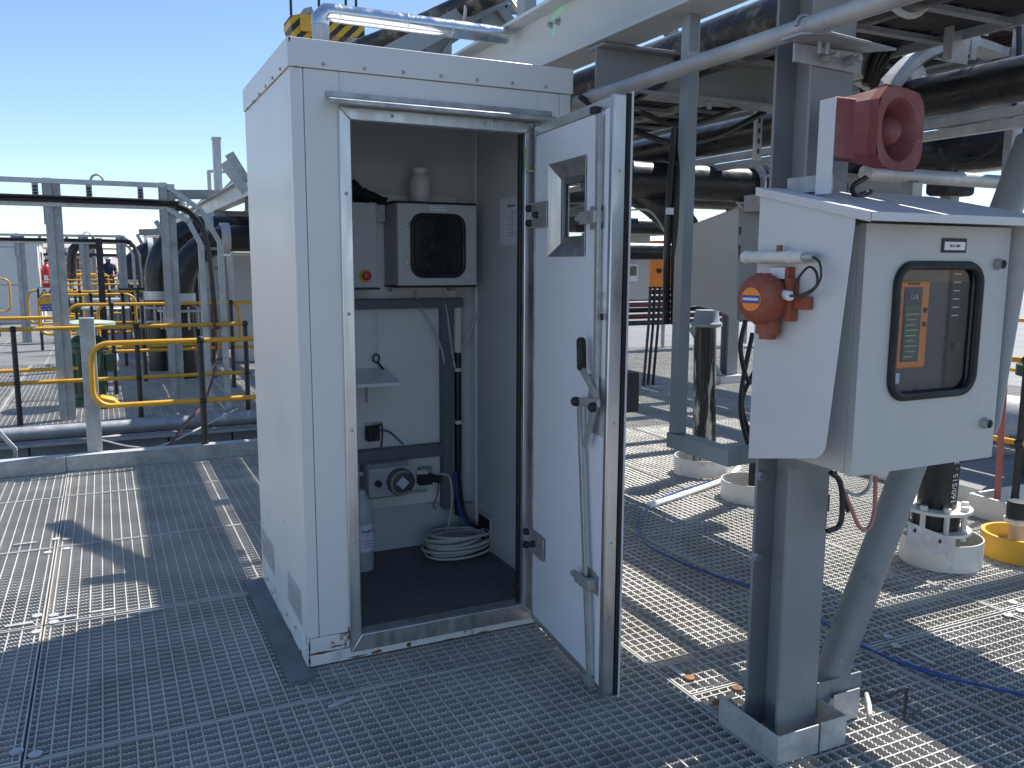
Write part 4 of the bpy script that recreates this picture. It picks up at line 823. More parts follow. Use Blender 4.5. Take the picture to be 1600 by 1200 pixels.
k = at(1425, 285, Y=2.6); solo(MB().box(k.x-.03, k.x+.03, 2.57, 2.63, 1.2, gt.z-.03), 'support_post', GALV, 'short galvanised post under the cross tube behind shroud', 'post')
vb = thing('cable_gland_block', at(1480, 290, Y=2.9), 'dark valve block peeking over the sun shroud roof', 'valve block'); q = at(1485, 292, Y=2.9); MB().cbox(q, .22, .12, .09).build('body', RUB, vb, .02); MB().cyl(q+V((-.05, 0, .03)), q+V((-.05, 0, .09)), .04, 12).build('cap', RUB, vb); MB().cbox(q+V((0, 0, -.16)), .06, .06, .23).build('stem', GALV, vb)
solo(MB().tube(bez([at(1470, 232, Y=3.0), at(1478, 247, Y=2.95), at(1500, 252, Y=2.9), at(1535, 243, Y=2.8), at(1567, 215, Y=2.7), at(1584, 170, Y=2.6), at(1592, 90, Y=2.6), at(1590, 0, Y=2.6), at(1590, -60, Y=2.6)], 40), .011, 8), 'hanging_hose', CABLE, 'black hose hanging in a bow at the right picture edge', 'hose')
vp = at(1596, 100, Y=2.62); solo(MB().box(vp.x-.02, vp.x+.05, 2.62, 2.66, 1.9, 2.8), 'hanger_channel', GALV, 'galvanised upright channel at the far right behind hanging hose', 'channel')
# hanging struts and curved ladder right of the column
for i, (px0, px1, yb_, Y) in enumerate(((1474, 1512, 95, 2.35), (1513, 1532, 60, 2.45))):
    a = at(px0, yb_, Y=Y); b = at(px1, yb_, Y=Y); h = thing('hanger_strut', a, ['wide galvanised strut hanging down right of the horn', 'narrow galvanised strut behind the wide hanging one'][i], 'strut', 'hanging struts')
    MB().box(a.x, b.x, Y, Y+.005, a.z, 2.9).build('web', GALVL, h); MB().box(a.x, a.x+.005, Y-.035, Y-.0005, a.z, 2.9).build('lip', GALVL, h); MB().box(b.x-.03, b.x, Y-.035, Y-.03, a.z+.01, 2.9).build('lip', GALVL, h)
cl = thing('curved_cable_ladder', at(1345, 100, Y=2.7), 'curved galvanised cable ladder with black cables above the horn', 'cable ladder')
o1 = [at(*p, Y=2.72) for p in ((1330, 120), (1352, 80), (1385, 35), (1430, 5), (1500, -20))]; i1 = [at(*p, Y=2.72) for p in ((1385, 140), (1405, 115), (1440, 85), (1500, 68), (1560, 85))]
def ribbon(pts, w, mt, name):
    P = bez(pts, 16); q = MB()
    for a, b in zip(P, P[1:]): q.beam(a, b, .11, w, up=(0, 0, 1))
    o = q.build(name, mt, cl); o['kind'] = 'stuff'
ribbon(o1, .05, GALVL, 'ladder_rail'); ribbon(i1, .035, GALVL, 'ladder_rail')
MB().beam(at(1430, 20, Y=2.72), at(1446, 85, Y=2.72), .04, .06).build('rung', GALVL, cl); MB().beam(at(1340, 120, Y=2.72), at(1372, 138, Y=2.72), .04, .05).build('rung', GALVL, cl)
for j in range(3):
    MB().tube(bez([at(1352+j*6, 132+j*4, Y=2.64+.03*j), at(1368+j*7, 85+j*6, Y=2.64), at(1400+j*7, 45+j*7, Y=2.64), at(1450+j*4, 22+j*8, Y=2.64), at(1560, 12+j*10, Y=2.64), at(1640, 40+j*10, Y=2.64)], 24), .016, 8).build('cable', CABLE, cl)
# support frame hung behind the column, with hose bundle
fx, fy0, fy1 = 1.955, 2.30, 2.60
fr_ = thing('hanging_support', (fx, fy1, .9), 'blue-grey square-tube frame hanging between door and column', 'frame')
MB().box(fx-.024, fx+.024, fy1-.024, fy1+.024, .955, 2.9).build('upright', MIDG, fr_, .003)
MB().box(fx-.03, fx+.03, fy0-.03, fy1+.03, .895, .954).build('lower_rail', MIDG, fr_, .003)
MB().box(fx+.0305, 2.7, fy0-.03, fy0+.03, .897, .952).build('lower_cross_rail', MIDG, fr_, .003)
MB().box(fx-.027, fx+.027, fy1-.027, fy1-.0245, 2.33, 2.345).build('strap', GALVL, fr_)
hb_ = [at(1080, -40, Y=2.62), at(1079, 60, Y=2.62), at(1070, 200, Y=2.62), at(1060, 330, Y=2.62), at(1057, 420, Y=2.64), at(1056, 505, Y=2.7)]
hz = thing('hose_bundle', at(1056, 505, Y=2.66), 'taped black hose bundle strapped down the hanging frame', 'hose')
MB().tube(bez(hb_, 20), .021, 10).build('bundle', RUB, hz); MB().tube(bez([q+V((-.03, .02, 0)) for q in hb_[2:]], 12), .014, 8).build('side_hose', CABLE, hz)
q = at(1048, 330, Y=2.59); MB().box(q.x-.022, q.x+.012, q.y-.002, q.y, q.z-.012, q.z+.012).build('paper_tag', WHT, hz)
solo(MB().tube(bez([at(985, 328, Y=4.3), at(1015, 330, Y=3.6), at(1040, 365, Y=3.2), at(1050, 400, Y=2.9), at(1055, 440, Y=2.7)], 20), .006, 6), 'thin_grey_wire', HOSEW, 'thin grey wire swinging towards the hose bundle', 'wire')
# second shroud seen from its back
s2 = thing('rear_shroud', (2.3, 2.7, 1.3), 'grey-white shroud of a second instrument behind the column', 'shroud')
XS = 2.24; pl = [at(*p, X=XS) for p in ((1081, 352), (1154, 324), (1151, 501), (1126, 487), (1079, 476))]
MB().prism([(XS, p.y, p.z) for p in pl], (.004, 0, 0)).build('side_panel', RAL, s2)
yb2 = min(p.y for p in pl); zt, zb = pl[1].z, pl[2].z
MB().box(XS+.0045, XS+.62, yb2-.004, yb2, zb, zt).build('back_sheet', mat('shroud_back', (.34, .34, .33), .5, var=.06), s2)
MB().hexa([(XS, pl[0].y, pl[0].z), (XS+.62, pl[0].y, pl[0].z), (XS+.62, yb2, zt+.001), (XS, yb2, zt+.001), (XS, pl[0].y, pl[0].z+.004), (XS+.62, pl[0].y, pl[0].z+.004), (XS+.62, yb2, zt+.005), (XS, yb2, zt+.005)]).build('roof_sheet', RAL, s2)
MB().box(XS+.005, XS+.62, yb2-.09, yb2-.0045, zt-.02, zt+.045).build('upper_rail', GALV, s2, .003); MB().box(XS+.005, XS+.62, yb2-.09, yb2-.0045, zb+.0, zb+.065).build('lower_rail', GALV, s2, .003)
MB().box(XS+.3, XS+.37, yb2-.16, yb2-.0905, .952, zt+.05).build('stand', GALV, s2)
for i, pts in enumerate((((1165, 500), (1157, 540), (1163, 580), (1172, 600)), ((1176, 520), (1160, 600), (1158, 650), (1170, 700)), ((1190, 560), (1164, 610), (1160, 640), (1176, 690)))):
    solo(MB().tube(bez([at(*p, Y=2.45) for p in pts], 18), .009, 7), 'looped_cable', CABLE, ['short', 'long', 'middle'][i]+' black cable looping down left of the shroud panel', 'cable')
# cables under the instrument enclosure
for i, (pts, r, m_) in enumerate(((((1298, 738), (1312, 752), (1316, 785), (1312, 820), (1292, 830)), .009, CABLE), (((1362, 738), (1357, 762), (1340, 774), (1318, 765)), .006, GALVL), (((1320, 770), (1330, 795), (1342, 822), (1356, 826), (1366, 800), (1368, 745)), .007, mat('pink_hose', (.45, .2, .18), .4)), (((1305, 738), (1318, 775), (1325, 800)), .006, CABLE))):
    solo(MB().tube(bez([at(*p, Y=1.9) for p in pts], 24), r, 7), 'enclosure_cable', m_, ['thick black cable turning under the instrument enclosure', 'grey cable loop below the instrument enclosure', 'pink hose loop hanging below the instrument enclosure', 'short black lead below the instrument enclosure'][i], 'cable')
solo(MB().box(2.5, 2.56, 2.4, 2.44, .62, .69), 'cable_block', RUB, 'small dark junction block beside the column below the enclosure', 'junction block')
# ------------------------------------------------------------------ deck penetrations right
def ringmb(c, r, h, t=.006, n=40): return MB().lathe([(r, 0), (r, h), (r-t, h), (r-t, 0), (r, 0)], (c[0], c[1], .003), n=n, cap=False)
c1 = at(1473, 878, Z=0); c1 = V((c1.x, c1.y+.02, 0))
w = thing('white_collar', c1, 'white ring collar around the flanged black pipe foot', 'collar', 'deck collars'); ringmb(c1, .205, .145).build('ring', WPIPE, w)
vp_ = thing('flanged_riser', c1, 'black riser pipe with pale bolted flanges right of the brace', 'pipe')
px_ = c1+V((-.02, .03, 0)); ZF = .175
MB().cyl(px_+UZ*.02, px_+UZ*ZF, .075, 20).build('lower_pipe', HDPE, vp_)
MB().tube(bez([px_+UZ*(ZF+.13), px_+V((.005, 0, .6)), px_+V((.03, .02, .8)), px_+V((.1, .06, 1.0))], 12), .098, 22).build('upper_pipe', HDPE, vp_)
for z in (ZF, ZF+.115): MB().lathe([(.06, 0), (.178, 0), (.178, .016), (.06, .016)], px_+UZ*z, n=32, cap=False).build('flange_ring', WPIPE, vp_)
MB().cyl(px_+UZ*(ZF+.017), px_+UZ*(ZF+.114), .12, 24).build('flange_core', RUB, vp_)
for i in range(8):
    t = 2*math.pi*(i+.3)/8; q = px_+V((.148*math.cos(t), .148*math.sin(t), 0)); b_ = MB().cyl(q+UZ*(ZF+.0165), q+UZ*(ZF+.1145), .014, 8).build('flange_stud', WPIPE, vp_)
    MB().cyl(q+UZ*(ZF+.1315), q+UZ*(ZF+.155), .02, 6).build('nut', WPIPE, vp_); MB().cyl(q+UZ*(ZF-.03), q+UZ*(ZF-.0005), .018, 6).build('nut', WPIPE, vp_)
text('160/515 - 3R01', .05, px_+V((-.0, -.1005, .5)), V((.04, .01, 1)), V((-1, 0, 0)), INKW, vp_)
an = thing('angle_support', c1, 'galvanised angle with bolt holes bridging the white collar', 'angle'); q0 = at(1418, 830, Y=c1.y-.16); q1 = at(1492, 862, Y=c1.y-.24)
MB().hexa([q0+UZ*-.07, q1+UZ*-.06, q1+V((0, .006, -.06)), q0+V((0, .006, -.07)), q0+UZ*.05, q1+UZ*.06, q1+V((0, .006, .06)), q0+V((0, .006, .05))]).build('plate', GALVL, an)
for f_ in (.15, .68): q = q0.lerp(q1, f_)+V((0, -.002, .02)); MB().lathe([(.011, 0), (.0005, .001)], q, (0, -1, 0), 12, cap=False).build('bolt_hole', DARK, an)
cy_ = at(1592, 868, Z=0); w = thing('yellow_collar', cy_, 'yellow ring collar on the grating at the right edge', 'collar'); ringmb(cy_, .195, .13, .02).build('ring', YELC, w); MB().cyl(cy_+UZ*.004, cy_+UZ*.05, .172, 24).build('inner_plate', WPIPE, w)
cc = thing('vent_cap', cy_, 'black capped vent pipe standing in the yellow collar', 'vent'); q = cy_+V((-.04, .0, 0)); MB().cyl(q+UZ*.051, q+UZ*.2, .038, 18).build('stem', mat('tan_pipe', (.42, .35, .25), .5), cc); MB().lathe([(.05, .19), (.068, .2), (.068, .22), (.05, .225)], q, n=22).build('skirt', WPIPE, cc); MB().lathe([(.058, .2255), (.06, .3), (.055, .315), (.0005, .317)], q, n=22).build('cap', RUB, cc)
MB().box(q.x-.01, q.x+.04, q.y-.0625, q.y-.0595, .26, .285).build('cap_label', WHT, cc)
for i, (px, py, r, h) in enumerate(((1095, 738, .205, .13), (1172, 778, .2, .13))):
    c = at(px, py, Z=0); w = thing('white_collar', c, ['white ring collar under the paint-streaked black pipe', 'white ring collar left of the foreground column'][i], 'collar', 'deck collars'); ringmb(c, r, h).build('ring', WPIPE, w)
    if i == 0:
        bp_ = thing('streaked_pipe', c, 'black vertical pipe with white paint streaks behind hanging frame', 'pipe'); MB().tube([c+V((.03, 0, .01)), c+V((-.01, .0, 1.12))], [.088, .083], 20).build('pipe', mat('paint_streaked', (.015, .016, .017), .22, var=.3, dirt=[((.5, .48, .42), .545, .04, 3.2)], stretch=(2.6, 2.6, .35)), bp_)
        MB().lathe([(.086, 1.121), (.118, 1.13), (.118, 1.15), (.098, 1.17), (.085, 1.25)], c, n=24).build('flange', MIDG, bp_); MB().cyl(c+V((.1, 0, .02)), c+V((.06, 0, 1.1)), .012, 8).build('side_rod', GALVL, bp_)
    else:
        solo(MB().cyl(c+V((.05, 0, .01)), c+V((.05, 0, 1.5)), .055, 14), 'rough_pipe', mat('rough_black', (.02, .02, .02), .8, var=.5, vscale=60, bump=.6, bscale=80), 'rough black pipe rising from the collar behind the column', 'pipe')
wc_ = [at(1014, 790, Z=.02), at(1060, 775, Z=.02), at(1112, 757, Z=.02), at(1140, 745, Z=.03), at(1155, 730, Z=.06)]
solo(MB().tube(bez(wc_, 16), .02, 8), 'floor_conduit', WHT, 'white conduit lying on the grating towards the collars', 'conduit')
for i in range(2):
    bt = [(1110+i, 752), (1060, 768), (1016, 790-3*i), (998, 815+2*i), (1004, 845), (1040, 868), (1110, 896), (1180, 918+3*i), (1260, 955), (1320, 993-2*i), (1375, 1022), (1450, 1048+3*i), (1530, 1070), (1610, 1088-2*i)]
    solo(MB().tube(bez([at(*p, Z=.012) for p in bt], 60), .0055, 6), 'floor_tube', BLUE, ['blue tube snaking over the grating past the column', 'second blue tube running alongside on the grating'][i], 'tube')
for i, (a, b_, c_) in enumerate((((1415, 1053), (1413, 1122), None), ((1388, 1087), (1414, 1076), None), ((1413, 1122), (1437, 1110), None), ((1332, 1066), (1352, 1085), (1376, 1095)))):
    pts = [at(*a, Z=.02) if i else at(1413, 1122, Z=.015)+UZ*.115, at(*b_, Z=.015)]+([at(*c_, Z=.02)] if c_ else []); solo(MB().tube(pts, .005, 6), 'tie_offcut', CABLE, ['long black tie strap', 'upper black tie strap stub', 'lower black tie strap stub', 'bent black tie strap beside the brace kickplate'][i]+(' sticking up from the grating at right' if i < 3 else ''), 'tie strap')
solo(MB().tube([at(1354, 1084, Z=.02), at(1358, 1100, Z=.015), at(1360, 1118, Z=.01)], .008, 6), 'tie_label', WHT, 'white tagged strap end on the grating by the brace', 'tag')
# ------------------------------------------------------------------ far right: kerbs, rail, green gear
kr2 = thing('white_kerb', (5.2, 3.9, 0), 'low pale kerb plate at the right deck edge', 'kerb'); MB().box(5.17, 5.19, 3.52, 5.6, 0, .11).build('plate', WPIPE, kr2); MB().box(4.95, 4.97, 2.4, 3.5, 0, .14).box(4.97, 5.5, 3.48, 3.5, 0, .14).build('corner_plate', WPIPE, kr2)
tk = solo(MB().tube([(7.5, 6.2, .12), (7.5, -1, .12)], .28, 24), 'grey_header', GALVL, 'large pale header pipe lying beyond the right kerb', 'pipe')
def stanchion(x, y, z0, z1, zm, label, grp, r=.021):
    s = thing('rail_stanchion', (x, y, z0), label, 'stanchion', grp)
    MB().tube([(x, y, z0), (x, y, z0+.03), (x, y, z1)], [r*1.25, r*1.1, r], 12).build('tube', BLK, s)
    for z in (zm, z1): MB().lathe([(.001, -.034), (.02, -.03), (.034, -.012), (.034, .012), (.02, .03), (.001, .034)], (x, y, z), n=12, cap=False).build('ball', BLK, s)
    return s
stanchion(5.22, 3.37, .1, 1.0, .47, 'black railing stanchion at the right picture edge', 'black stanchions')
for z, l in ((1.0, 'upper'), (.47, 'lower')): solo(MB().tube([(5.22, 1.6, z), (5.22, 4.1, z)], .019, 10), 'yellow_rail', YEL, l+' yellow rail tube at the right picture edge', 'rail')
for y, l in ((6.9, 'nearer'), (9.2, 'farther')):
    for z in (.55, 1.05): solo(MB().tube([(8.2, y-4.5, z), (8.2, y-2, z)], .02, 8), 'yellow_rail', YEL, f'{l} {"upper" if z > 1 else "lower"} yellow rail beyond the right kerb', 'rail')
gv = thing('green_valve', (6.3, 3.9, 0), 'dark green valve body beyond the right railing', 'valve'); MB().lathe([(.12, 0), (.12, .2), (.2, .22), (.2, .3), (.13, .32), (.13, .75), (.2, .77), (.2, .85), (.1, .9), (.06, 1.1)], (6.35, 3.95, 0), n=18).build('body', GREENM, gv); MB().cyl((6.2, 3.8, .55), (6.0, 3.75, .55), .08, 14).build('actuator', GREENM, gv)
solo(MB().cyl((5.12, 3.42, .1), (5.2, 3.5, 1.0), .02, 8), 'red_pipe', mat('salmon_pipe', (.4, .13, .1), .5), 'thin red upright pipe beside the right stanchion', 'pipe')
# mid-distance instruments between door and frame
ob = thing('orange_cubicle', (6.43, 9, 1.2), 'bright orange instrument cubicle seen between door and hanging frame', 'cubicle')
a = at(1020, 392, Y=9); b = at(1052, 448, Y=9); MB().box(a.x, b.x+.1, 9, 9.35, b.z, a.z).build('body', ORGB, ob, .02); MB().hexa([(a.x, 9, a.z+.001), (b.x+.1, 9, a.z+.001), (b.x+.1, 9.35, a.z+.001), (a.x, 9.35, a.z+.001), (a.x+.06, 9.06, a.z+.13), (b.x+.04, 9.06, a.z+.13), (b.x+.04, 9.3, a.z+.13), (a.x+.06, 9.3, a.z+.13)]).build('cap', ORGB, ob, .01)
MB().box(a.x+.06, a.x+.14, 8.99, 8.999, a.z-.1, a.z-.07).build('plate', PAPER, ob); MB().cyl((a.x+.1, 8.999, a.z-.25), (a.x+.1, 8.97, a.z-.25), .03, 10).build('knob', RUB, ob)
for x in (a.x+.05, a.x+.12, a.x+.2): MB().tube([(x, 9.1, b.z), (x, 9.12, b.z-.5), (x, 9.2, 0)], .02, 6).build('cable', CABLE, ob)
wi = thing('white_transmitter', (5.65, 8.5, 1.3), 'small pale transmitter with dark display behind the door edge', 'transmitter'); a = at(972, 412, Y=8.5); b = at(997, 440, Y=8.5); MB().box(a.x, b.x, 8.5, 8.6, b.z, a.z).build('case', WHT, wi, .01); MB().box(a.x+.04, b.x-.03, 8.49, 8.499, b.z+.07, a.z-.03).build('display', SCREEN, wi)
ws = thing('pale_shroud', (5.5, 8.7, 1.2), 'pale sheet shroud around the small transmitter behind door', 'shroud'); MB().box(5.1, 6.05, 8.72, 8.74, 1.15, 1.92).build('back_sheet', RAL, ws); MB().box(5.1, 6.1, 8.3, 8.75, 1.921, 1.94).build('roof_sheet', RAL, ws); MB().box(5.55, 5.65, 8.75, 8.8, 0, 1.9).build('stand', GALV, ws)
cpile = thing('cable_bank', (8, 13, 0), 'bank of dark red and black cables across the far deck', 'cables')
for i in range(9): MB().tube([(4.5, 12.9+.1*(i % 3), .5+.11*i), (13.5, 12.9+.1*(i % 3), .52+.11*i)], .05, 6).build('cable', REDH if i % 2 else CABLE, cpile)
for x in (5.5, 7.5, 9.5, 11.5): MB().box(x, x+.05, 13.2, 13.25, 0, 1.6).build('upright', GALV, cpile)

# ------------------------------------------------------------------ overhead clutter
c = at(1182, 48, Y=3.3); vw = thing('overhead_valve', c, 'black overhead valve with round handwheel left of the column top', 'valve')
MB().tube([c+V((.12*math.cos(t), -.03*math.sin(t), .10*math.sin(t))) for t in [2*math.pi*i/24 for i in range(24)]], .013, 7, closed=True).build('wheel_rim', RUB, vw)
for k in range(3): t = k*1.05; MB().beam(c+V((-.11*math.cos(t), 0, -.09*math.sin(t))), c+V((.11*math.cos(t), 0, .09*math.sin(t))), .016, .02).build('spoke', RUB, vw)
MB().cyl(c, c+V((.05, .3, .02)), .03, 10).build('stem', GALV, vw); MB().cbox(c+V((.06, .34, .02)), .14, .12, .16).build('body', RUB, vw, .02)
LOOPS = [([(1350, 150), (1342, 105), (1362, 60), (1410, 30), (1470, 25)], 'black cable arching beside the bracket above the horn', CABLE, .012),
 ([(1395, 150), (1415, 120), (1455, 90), (1500, 78), (1560, 90)], 'black cable following the curved ladder low edge', CABLE, .011),
 ([(1440, 120), (1480, 135), (1540, 120), (1600, 95)], 'grey cable sagging across the middle rack beam', HOSEW, .006),
 ([(905, 150), (935, 168), (985, 158), (1040, 128)], 'black cable sagging behind the cabinet roof corner', CABLE, .012),
 ([(1000, 175), (1060, 195), (1130, 178), (1200, 140)], 'black cable drooping below the ladder behind the door', CABLE, .012),
 ([(990, 205), (1050, 222), (1120, 212), (1195, 175)], 'lower black cable drooping behind the door top', CABLE, .014),
 ([(1540, 5), (1552, 60), (1575, 100), (1605, 120)], 'black cable dropping at the upper right corner', CABLE, .012)]
for i, (pts, lab, m_, r) in enumerate(LOOPS): solo(MB().tube(bez([at(*p, Y=2.9+.06*i) for p in pts], 24), r, 7), 'sagging_cable', m_, lab, 'cable', 'sagging rack cables')
for i, (p0, p1, Y) in enumerate((((1040, 40), (1100, 120), 3.6), ((1120, 60), (1195, 120), 4.2), ((1405, 40), (1440, 130), 3.2), ((1535, 95), (1580, 165), 3.3))):
    solo(MB().beam(at(*p0, Y=Y), at(*p1, Y=Y), .05, .05), 'diagonal_strut', [GALV, MIDG, GALVL, GALV][i], ['galvanised diagonal strut left of the hanging support top', 'grey diagonal strut just left of the column', 'pale diagonal strut above the horn', 'galvanised diagonal strut at the upper right'][i], 'strut', 'diagonal rack struts')
for i, (px, Y) in enumerate(((1190, 3.45), (1187, 4.6))):
    x = at(px, 120, Y=Y).x; h = thing('slotted_hanger', (x, Y, 2.1), ['nearer slotted hanger strip left of the column', 'farther slotted hanger strip left of the column'][i], 'hanger', 'slotted hangers'); MB().box(x-.02, x+.02, Y, Y+.02, 2.12, 2.75).build('strip', GALVL, h)
    for k in range(8): MB().box(x-.006, x+.006, Y-.0012, Y-.0002, 2.15+.05*k, 2.175+.05*k).build('slot', DARK, h)
# ------------------------------------------------------------------ above the roof: duct, spreader beam, steelwork
dz = 2.70; dy = 3.95; dx0 = at(501, 55, Y=dy).x
du = thing('exhaust_duct', (dx0, dy, 2.39), 'shiny aluminium exhaust duct rising from the cabinet roof', 'duct')
MB().cyl((dx0, dy, 2.385), (dx0, dy, dz-.06), .038, 20).build('riser', ALUD, du)
MB().tube([(dx0, dy, dz-.0595), (dx0, dy, dz-.03), (dx0+.03, dy, dz), (dx0+.06, dy, dz)], .0405, 20).build('elbow', DUCT, du)
MB().cyl((dx0+.0605, dy, dz), (1.86, dy, dz), .040, 24).build('run', DUCT, du)
for x in (dx0+.08, dx0+.4, dx0+.62): MB().lathe([(.0405, 0), (.042, .001), (.042, .006), (.0405, .007)], (x, dy, dz), (1, 0, 0), 24, cap=False).build('joint_band', ALU, du)
SY = 14.
def sp(px, py, Y=SY): return at(px, py, Y=Y)
sb = thing('lifting_beam', sp(512, 50), 'yellow lifting beam with black hazard stripes hanging behind the roof', 'lifting beam')
a = sp(515, 35); b = sp(570, 57); MB().box(sp(505, 40).x, b.x, SY, SY+.5, sp(540, 57).z, sp(540, 37).z).build('arm', HAZ, sb)
pl = [sp(*p) for p in ((453, 25), (465, 22), (505, 22), (505, 64), (470, 64), (458, 50), (453, 36))]; MB().prism(pl, (0, .5, 0)).build('end_block', HAZ, sb)
MB().box(sp(468, 24).x, sp(492, 24).x, SY-.05, SY-.002, sp(480, 50).z, sp(480, 24).z).build('face_plate', YELC, sb); MB().prism([sp(*p) for p in ((468, 22), (475, 13), (487, 10), (491, 22))], (0, .4, 0)).build('lug', MIDG, sb)
MB().prism([sp(*p) for p in ((545, 58), (568, 58), (572, 68), (556, 64))], (0, .4, 0)).build('foot_lug', GALV, sb)
for i, (x0, x1) in enumerate(((453, 455), (497, 499), (541, 541), (557, 557))):
    solo(MB().tube([sp(x1, 24 if i < 2 else 40), sp(x0-4, -160)], .022, 5), 'lifting_rope', CABLE, ['leftmost', 'second', 'third', 'rightmost'][i]+' steel rope of the hanging yellow beam', 'rope', 'lifting ropes')
# raking members above the beam, seen over the roof
ra = [sp(500, 106, 6.4), sp(560, 78, 6.), sp(640, 48, 5.6), sp(720, 12, 5.2), sp(800, -25, 4.8)]
rpz = thing('raking_pipe', ra[1], 'dirty black pipe slanting up behind the shiny duct', 'pipe'); MB().tube(ra, .07, 16).build('pipe', HDPED, rpz)
MB().tube([sp(722, 12, 5.15)+V((.0, .06*math.cos(t), .09*math.sin(t))) for t in [2*math.pi*i/16 for i in range(16)]], .012, 6, closed=True).build('u_bolt', GALVL, rpz)
fm = thing('gusseted_trestle', (2.4, 5, 2.75), 'grey gusseted steel frame standing on the beam above the roof', 'steel frame')
def q5(px, py, Y=5.2): return at(px, py, Y=Y)
MB().beam(q5(600, 92), q5(800, -15), .1, .12).build('raker', MIDG, fm); MB().beam(q5(640, 95, 5.4), q5(760, 20, 5.4), .1, .1).build('raker', MIDG, fm)
MB().prism([q5(*p) for p in ((752, 45), (752, 0), (775, -10), (792, 0), (792, 40))], (0, .04, 0)).build('gusset', MIDG, fm); MB().prism([q5(*p) for p in ((690, 82), (706, 60), (706, 92))], (0, .04, 0)).build('gusset', MIDG, fm)
MB().box(q5(756, 0).x, q5(768, 0).x, 5.25, 5.35, 2.76, 3.4).build('upright', MIDG, fm); MB().box(q5(675, 0).x, q5(703, 0).x, 5.25, 5.32, 2.6, q5(690, 66).z).build('upright', MIDG, fm)
MB().beam(q5(790, 14), q5(850, 18), .05, .05).build('tie', MIDG, fm); MB().beam(q5(778, 12), q5(800, 40), .06, .06).build('tie', MIDG, fm)
up2 = thing('upper_channel', q5(825, 10, 4.4), 'pale upright channel rising from the rack beam above duct', 'channel'); MB().box(q5(820, 5, 4.4).x, q5(838, 5, 4.4).x, 4.4, 4.5, 2.752, 3.3).build('web', MIDG, up2)
for j in range(4): MB().tube([q5(792+4*j, -10, 5.0), q5(806+5*j, 12, 4.9), q5(822+4*j, 30, 4.8)], .014, 6).build('cable', HOSEW, up2)
# rack top gear left of the cabinet
def tl(px, py, Y): return at(px, py, Y=Y)
o = thing('stub_post', tl(340, 280, 15), 'tall pale square post standing up from the distant rack', 'post'); MB().box(tl(334, 250, 15).x, tl(346, 250, 15).x, 15, 15.15, 2.74, tl(340, 218, 15).z).build('shaft', GALVL, o); MB().box(tl(333, 250, 15).x, tl(347, 250, 15).x, 14.98, 15.17, tl(340, 218, 15).z, tl(340, 217, 15).z+.03).build('cap', GALVL, o)
for i, (p0, p1, Y) in enumerate((((349, 254), (384, 300), 11), ((358, 240), (386, 285), 11.3), ((243, 345), (262, 372), 21), ((214, 366), (224, 385), 30))):
    solo(MB().beam(tl(*p0, Y), tl(*p1, Y), .12, .1), 'slanted_strut', [GALVL, GALV, GALV, GALV][i], ['nearer slanted galvanised strut leaning over the rack beam', 'second slanted strut just behind the nearest', 'slanted strut farther along the rack', 'tiny slanted strut at the far rack end'][i], 'strut', 'slanted struts')
for i, (p0, p1, Y) in enumerate((((268, 304), (345, 304), 17), ((217, 363), (258, 362), 26))):
    solo(MB().beam(tl(*p0, Y), tl(*p1, Y), .1, .17), 'outrigger_beam', POSTG, ['blue-grey outrigger beam jutting left from the rack', 'smaller outrigger beam farther along the rack'][i], 'beam', 'outrigger beams')
tray(2.15, 2.75, 2.86, 9, 36, 'distant cable ladder on top of the rack left of cabinet', 6, .03, [CABLE])
for i, (Y, h) in enumerate(((12.2, .55), (18, .6), (24, .55), (29, .6))):
    o = thing('rack_bracket', (2.2, Y, 2.75), ['first', 'second', 'third', 'fourth'][i]+' triangular ladder bracket on the rack left of cabinet', 'bracket', 'ladder brackets'); MB().beam((2.0, Y, 2.752), (2.0, Y, 2.75+h), .07, .07).build('upright', GALVL, o); MB().beam((2.05, Y, 2.77), (2.6, Y, 2.75+h), .06, .05).build('strut', GALVL, o); MB().beam((2.0, Y+.1, 2.75+h), (2.7, Y+.1, 2.75+h), .06, .05).build('arm', GALVL, o)
# pipe with flange ring under the rack, white cubicles
MB_ = MB().tube([(2.0, 13.2, 2.02), (7, 13.2, 2.02)], .2, 20); solo(MB_, 'cross_header', HDPE, 'black cross header under the rack left of the cabinet', 'pipe')
solo(MB().lathe([(.21, -.03), (.28, -.03), (.28, .03), (.21, .03)], (2.25, 13.2, 2.02), (1, 0, 0), 26, cap=False), 'header_flange', GALV, 'grey flange ring on the black header left of cabinet', 'flange')
for i, (p0, p1, Y) in enumerate((((312, 402), (347, 505), 14.6), ((364, 400), (392, 490), 14.0))):
    a = tl(*p0, Y); b = tl(*p1, Y); w = thing('white_cubicle', (a.x, Y, 0), ['pale cubicle left of the rack column with small vent', 'pale cubicle half hidden by the big white cabinet'][i], 'cubicle', 'pale cubicles')
    MB().box(a.x, b.x+.4*i, Y, Y+.8, .0, a.z).build('body', RAL, w); MB().box(a.x-.03, b.x+.4*i+.03, Y-.05, Y+.85, a.z+.001, a.z+.06).build('roof', WHT, w)
    if i == 0: MB().box(a.x+.12, a.x+.34, Y-.012, Y-.001, a.z-.2, a.z-.15).build('vent', MIDG, w); MB().box(a.x-.16, a.x-.031, Y+.1, Y+.3, 0, a.z+.05).build('side_channel', CABLE, w); MB().box(a.x-.22, a.x-.165, Y+.05, Y+.3, 0, a.z+.08).build('side_strip', RAL, w)
